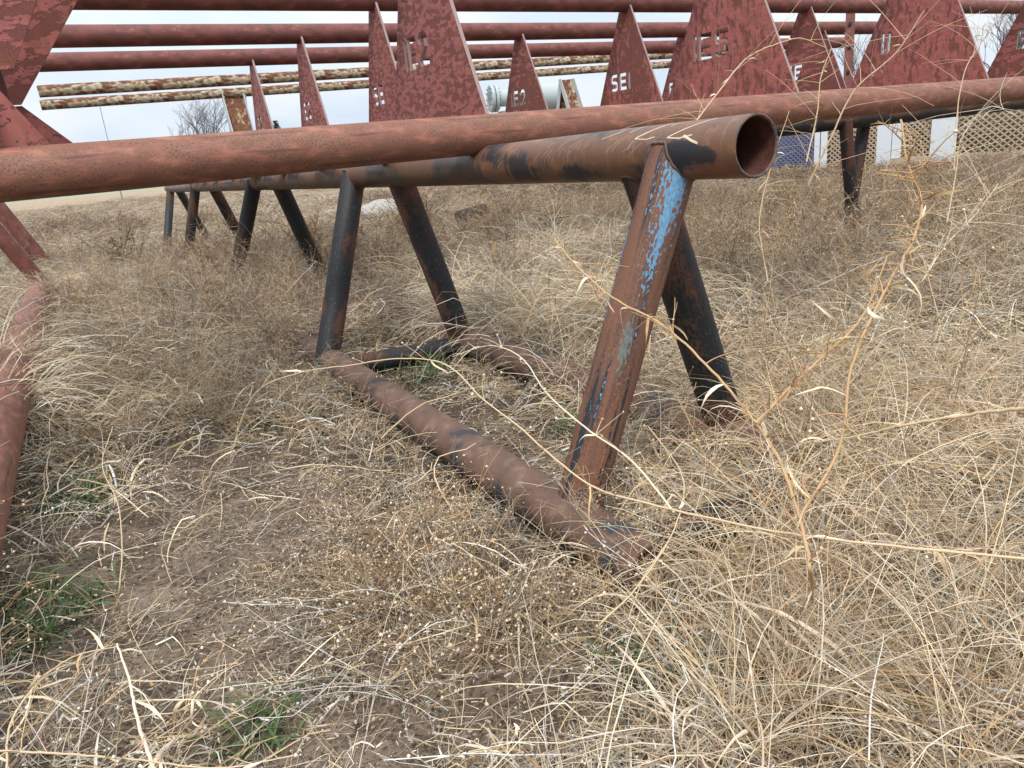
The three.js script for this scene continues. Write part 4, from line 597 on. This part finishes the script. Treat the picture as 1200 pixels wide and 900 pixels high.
far('patch', 'dry_grass', (R) => {
  const out = [];
  for (const [ra, rb, s, h, st] of [[NEAR - 0.5, 13, 1.25, 1.15, 0.85], [12.5, 32, 3, 1.0, 2.0], [31, 90, 8, 1.3, 5.5]])
    for (let x = -rb; x <= rb; x += st) for (let z = -rb; z <= rb; z += st) { const px = x + (R() - 0.5) * st * 0.7, pz = z + (R() - 0.5) * st * 0.7, d = Math.hypot(px, pz); let da = Math.atan2(pz, px) - viewAz; da = Math.atan2(Math.sin(da), Math.cos(da)); if (d < ra || d > rb || Math.abs(da) > 0.82 + s / d) continue; out.push({ x: px, z: pz, s: s * (0.85 + R() * 0.3), h: h * (0.8 + 0.4 * R()) * (0.8 + 0.8 * fieldNoise(px, pz, 4, 31)), k: 0.85 + R() * 0.2 + 0.25 * fieldNoise(px, pz, 7, 33), g: 0.97 + 0.05 * R() }); }
  return out;
}, 11);
far('plume', 'tall_grass', (R) => { const out = []; for (let i = 0; i < 2600; i++) { const [x, z, d] = place(R, NEAR, 40, 0.8); if (R() > clamp(archZone(x, z) + 0.3 * clamp(0.1 + 1.8 * fieldNoise(x, z, 2.4, 15)))) continue; const s = clamp(d / 8, 1, 3) * (0.6 + R() * 0.5); out.push({ x, z, s, h: Math.min(s, 0.9), k: 0.8 + R() * 0.35 }); } return out; }, 12);
far('bush', 'dry_bushes', (R) => { const out = [], zone = blob([[500, 235, 1.6], [545, 232, 2], [600, 228, 2.2], [480, 250, 1], [700, 225, 2.5], [760, 220, 3], [1010, 205, 2], [950, 205, 2.5], [1130, 215, 2], [70, 265, 1.5, 0.5], [110, 275, 1.4, 0.5], [870, 210, 2.5]]); for (let i = 0; i < 9000; i++) { const [x, z, d] = place(R, 6, 30, 0.9); if (R() > 0.75 * zone(x, z) + 0.012) continue; const s = 0.6 + R() * 0.6; out.push({ x, z, s: s * clamp(d / 9, 1, 1.8), h: s * (x > 6 ? 0.5 : 0.9), k: 0.8 + R() * 0.6 }); } return out; }, 13);

// ------------------------------------------------------------------ single dry stalks near the camera
function stalk(label, pts, d0, d1, r0, r1, colName, { twigs = 10, buds = 8, tl = 0.08, seed = 1, fuzz = 0, root = false, leaves = 6 } = {}) {
  const P = pts.map(([x, y], i) => at(x, y, lerp(d0, d1, i / (pts.length - 1))));
  if (root) { const a = P[0], g = onY(pts[0][0] + 4, pts[0][1] + 45); g.y = groundY(g.x, g.z) - 0.01; P.unshift(g, g.clone().lerp(a, 0.5).add(V(0, 0.02, 0))); }
  const base = P[0], t = thing('weed_stalk', label, 'weed stalk', [base.x, base.y, base.z]);
  const R = rng(seed), cur = new THREE.CatmullRomCurve3(P, false, 'centripetal'), n = P.length * 7, q = cur.getPoints(n); q.forEach((v, i) => { v.x += (R() - 0.5) * r0 * 0.6; v.y += (R() - 0.5) * r0 * 0.6; v.z += (R() - 0.5) * r0 * 0.6; });
  const s = new Strands(), c = PAL[colName]; s.tube(q, r0, r1, c, 7); for (let k = 5; k < n; k += 5 + Math.floor(R() * 5)) s.bud(q[k], lerp(r0, r1, k / n) * 1.5, c.map((v) => v * (0.6 + R() * 0.6)), R); part('stem', s.geo(), straw, t);
  const tw = new Strands(), bd = new Strands(), lf = new Strands();
  for (let i = 0; i < twigs; i++) { const k = 2 + Math.floor(R() * (n - 3)), h = R() * 6.28, b = path(R, q[k], h, (R() - 0.15) * 1.3, tl * (0.4 + R()), 5, { droop: 0.05, wander: 0.5, floor: -9 }); tw.tube(b, r1 * 0.9, r1 * 0.4, c.map((v) => v * (0.85 + R() * 0.3)), 4); if (R() < buds / Math.max(1, twigs)) bd.bud(b[5], 0.0028 + R() * 0.002, pick(R, [['pale', 2], ['gold', 2], ['straw', 2]]), R); if (fuzz) for (let w = 0; w < fuzz; w++) tw.tube(path(R, b[1 + Math.floor(R() * 4)], R() * 6.28, (R() - 0.3) * 1.5, 0.02 + R() * 0.03, 3, { wander: 0.8, floor: -9 }), 0.0007, 0.0004, pick(R, [['gold', 2], ['straw', 1]])); }
  for (let i = 0; i < leaves; i++) { const k = 1 + Math.floor(R() * (n - 2)), h = R() * 6.28, q0 = q[k], w = 0.004 + R() * 0.005; lf.ribbon(path(R, q0, h, 0.6 - R() * 1.4, 0.03 + R() * 0.07, 6, { droop: 0.35 * (R() - 0.2), wander: 0.9, floor: -9, pw: 0.5 }), w, pick(R, [['pale', 3], ['straw', 3], ['gold', 2]]), V(-Math.sin(h), 0.2, Math.cos(h)).normalize(), (R() - 0.5) * 9); }
  if (lf.p.length) part('dry_leaves', lf.geo(), straw, t).userData.kind = 'stuff';
  if (tw.p.length) part('twigs', tw.geo(), straw, t).userData.kind = 'stuff';
  if (bd.p.length) part('seed_heads', bd.geo(), straw, t).userData.kind = 'stuff';
}
stalk('thick tan stalk bending from the right foreground up across the blue streaked leg', [[949, 665], [945, 640], [918, 550], [885, 495], [832, 432], [775, 380], [720, 350], [672, 308], [650, 280]], 1.0, 1.5, 0.0036, 0.0014, 'gold', { twigs: 30, buds: 10, seed: 11, root: true, leaves: 26, fuzz: 1 });
stalk('blurred golden stalk rising from the right foreground toward the pipe', [[937, 607], [985, 520], [998, 430], [1035, 345], [1072, 275], [1080, 235], [1064, 192], [1056, 140]], 1.08, 1.2, 0.0026, 0.0018, 'gold', { twigs: 34, buds: 4, tl: 0.07, seed: 12, fuzz: 5, leaves: 14 });
stalk('golden side branch forking right from the thick tan stalk', [[886, 496], [930, 450], [968, 415], [1010, 372], [1040, 300]], 1.1, 1.15, 0.0028, 0.0012, 'gold', { twigs: 30, buds: 3, tl: 0.06, seed: 13, fuzz: 4 });
stalk('yellow straw stalk entering from the right edge', [[1210, 477], [1140, 485], [1060, 498], [1000, 512], [940, 520]], 1.3, 1.7, 0.004, 0.0018, 'straw', { twigs: 6, buds: 2, seed: 14 });
stalk('long pale stalk arching over the brown foot pipe to the left', [[1205, 655], [1010, 636], [900, 621], [763, 591], [699, 572], [653, 540], [607, 499], [565, 467], [524, 428], [474, 420], [410, 428], [350, 437], [300, 460], [274, 520], [268, 560]], 1.05, 2.0, 0.0022, 0.0011, 'straw', { twigs: 16, buds: 12, seed: 15 });
stalk('second pale stalk with seed heads above the foot pipe', [[790, 600], [740, 540], [690, 504], [640, 460], [612, 420], [575, 405], [530, 418]], 1.5, 2.2, 0.0026, 0.0012, 'pale', { twigs: 14, buds: 10, seed: 16 });
stalk('pale broken stalk standing at the bottom left', [[182, 905], [163, 850], [152, 800], [137, 754]], 1.1, 1.25, 0.0032, 0.0016, 'pale', { twigs: 3, buds: 0, seed: 17 });
stalk('pale stem arching along the bottom left corner', [[8, 905], [12, 850], [40, 805], [85, 770], [140, 757]], 1.15, 1.3, 0.0020, 0.001, 'straw', { twigs: 8, buds: 2, seed: 18 });
stalk('long pale straw lying across the bottom left', [[0, 880], [70, 883], [160, 890], [260, 900], [345, 885]], 1.05, 1.1, 0.0018, 0.001, 'straw', { twigs: 10, buds: 4, seed: 19 });
stalk('low pale stem curving right at the bottom left', [[155, 822], [200, 820], [250, 823], [290, 842]], 1.2, 1.3, 0.0016, 0.001, 'pale', { twigs: 4, buds: 3, seed: 20 });
stalk('pale stem with side twigs in the left weeds', [[140, 690], [143, 640], [138, 590], [120, 545], [132, 500]], 1.9, 2.1, 0.0022, 0.0011, 'straw', { twigs: 12, buds: 3, seed: 21, root: true });
stalk('straw stem curling in front of the near foot pipe end', [[705, 730], [745, 690], [790, 620], [800, 560], [760, 500]], 1.2, 1.5, 0.002, 0.001, 'straw', { twigs: 8, buds: 4, seed: 22, root: true });
stalk('dry weed leaning across the red plates at the right', [[948, 215], [972, 165], [1002, 105], [1050, 62], [1083, 12]], 3.0, 2.7, 0.0045, 0.0015, 'straw', { twigs: 22, buds: 0, tl: 0.28, seed: 23 });
stalk('thin dry weed arching over the red plate right of centre', [[810, 150], [842, 108], [877, 67], [915, 50], [938, 45], [968, 56]], 2.5, 2.5, 0.003, 0.0012, 'straw', { twigs: 14, buds: 0, tl: 0.22, seed: 24 });
stalk('thin upright weed before the red plate right of centre', [[945, 190], [958, 130], [962, 90], [975, 55]], 2.7, 2.7, 0.0028, 0.0011, 'straw', { twigs: 14, buds: 0, tl: 0.2, seed: 25 });
stalk('thin upright weed at the far right before the red pipe', [[1118, 200], [1122, 130], [1132, 80], [1150, 50], [1172, 18]], 3.2, 3.2, 0.0028, 0.0011, 'straw', { twigs: 16, buds: 0, tl: 0.24, seed: 26 });
stalk('tangled pale weed under the red pipe at the right', [[1110, 260], [1120, 205], [1128, 160], [1160, 125], [1190, 135]], 3.4, 3.2, 0.003, 0.0013, 'pale', { twigs: 34, buds: 0, tl: 0.34, seed: 27 });
stalk('white branching weed lying in the grass at the right', [[1080, 330], [1110, 285], [1140, 255], [1170, 215]], 4.2, 4.2, 0.0045, 0.002, 'pale', { twigs: 60, buds: 0, tl: 0.3, seed: 28 });
stalk('tall straw weed standing right of the open pipe end', [[900, 330], [890, 260], [905, 190], [925, 130]], 3.0, 3.0, 0.003, 0.0012, 'straw', { twigs: 18, buds: 0, tl: 0.2, seed: 29 });

// ------------------------------------------------------------------ rock, log, trees
{
  const c = onY(449, 262), r = thing('rock', 'pale grey rock in the weeds behind the black rack', 'rock', [c.x, 0.1, c.z]), g = new THREE.IcosahedronGeometry(0.5, 4), p = g.attributes.position;
  for (let i = 0; i < p.count; i++) { const v = V(p.getX(i), p.getY(i), p.getZ(i)), k = 1 + 0.35 * noise(v.x * 3 + 9, v.y * 3 + v.z * 2 + 9, 256, 256, 3); p.setXYZ(i, v.x * k * 1.1, v.y * k * 0.6, v.z * k); } g.computeVertexNormals(); g.translate(c.x, 0.22, c.z); part('boulder', g, paint([0.36, 0.34, 0.31], 0.95), r);
}
{ const c = onY(556, 258, 0.2), r = thing('log', 'dark short log lying in the weeds behind the rack', 'log', [c.x, 0.3, c.z]); part('trunk_piece', pipe(V(c.x - 0.28, 0.28, c.z), V(c.x + 0.3, 0.33, c.z - 0.15), 0.12, { seg: 14 }), paint([0.05, 0.04, 0.035], 0.95), r); }
function bareTree(label, px, py, dist, hgt, seed, spread, col) {
  const b = at(px, py, dist); b.y = 0; const t = thing('bare_tree', label, 'tree', [b.x, 0, b.z]), R = rng(seed), tr = new Strands(), cr = new Strands(), c = col;
  const grow = (p, dir, L, r, lvl, s) => { const q = [p.clone()], d = dir.clone(); let cur = p.clone(); for (let i = 0; i < 4; i++) { d.add(V((R() - 0.5) * 0.25, 0.06, (R() - 0.5) * 0.25)).normalize(); cur = cur.clone().addScaledVector(d, L / 4); q.push(cur); } s.tube(q, r, r * 0.55, c, lvl < 2 ? 6 : 3); if (lvl < 5) for (let k = 0; k < (lvl < 1 ? 4 : 3); k++) { const nd = d.clone().add(V((R() - 0.5) * spread, (R() - 0.2) * 0.6, (R() - 0.5) * spread)).normalize(); grow(q[2 + Math.floor(R() * 3)], nd, L * (0.55 + R() * 0.25), r * 0.55, lvl + 1, cr); } };
  for (let k = 0; k < 3; k++) grow(b.clone().add(V((R() - 0.5) * 0.4, 0, (R() - 0.5) * 0.4)), V((R() - 0.5) * 0.7, 1, (R() - 0.5) * 0.7).normalize(), hgt * 0.42, hgt * 0.016, 0, tr);
  part('trunk', tr.geo(), straw, t); part('crown', cr.geo(), straw, t);
}
bareTree('small leafless bush on the horizon at the left', 238, 175, 95, 12.5, 3, 2.2, [0.16, 0.15, 0.15]);
bareTree('wide leafless tree behind the panels at the far right', 1180, 130, 42, 7.2, 5, 2.0, [0.15, 0.15, 0.17]);
bareTree('leafless tree behind the perforated post', 1012, 150, 46, 6.6, 8, 1.8, [0.15, 0.15, 0.17]);
{ const b = at(327, 165, 110); b.y = 0; const t = thing('evergreen_tree', 'small dark evergreen on the horizon beside the red plate', 'tree', [b.x, 0, b.z]), s = new Strands(), R = rng(9), u = new Strands(); s.tube([b.clone(), b.clone().add(V(0, 5, 0)), b.clone().add(V(0, 9, 0))], 0.2, 0.04, PAL.dark, 6); part('trunk', s.geo(), straw, t); for (let i = 0; i < 900; i++) { const y = 0.8 + R() * 8.4, q = b.clone().add(disc(R, (9.6 - y) * 0.34)); q.y = y; u.ribbon([q, q.clone().add(V((R() - 0.5) * 0.5, 0.1, (R() - 0.5) * 0.5)), q.clone().add(V((R() - 0.5) * 0.9, -0.1, (R() - 0.5) * 0.9))], 0.22, [0.035, 0.06, 0.035], V(R() - 0.5, R() - 0.5, R() - 0.5).normalize()); } part('crown', u.geo(), straw, t); }

renderer.render(scene, camera);
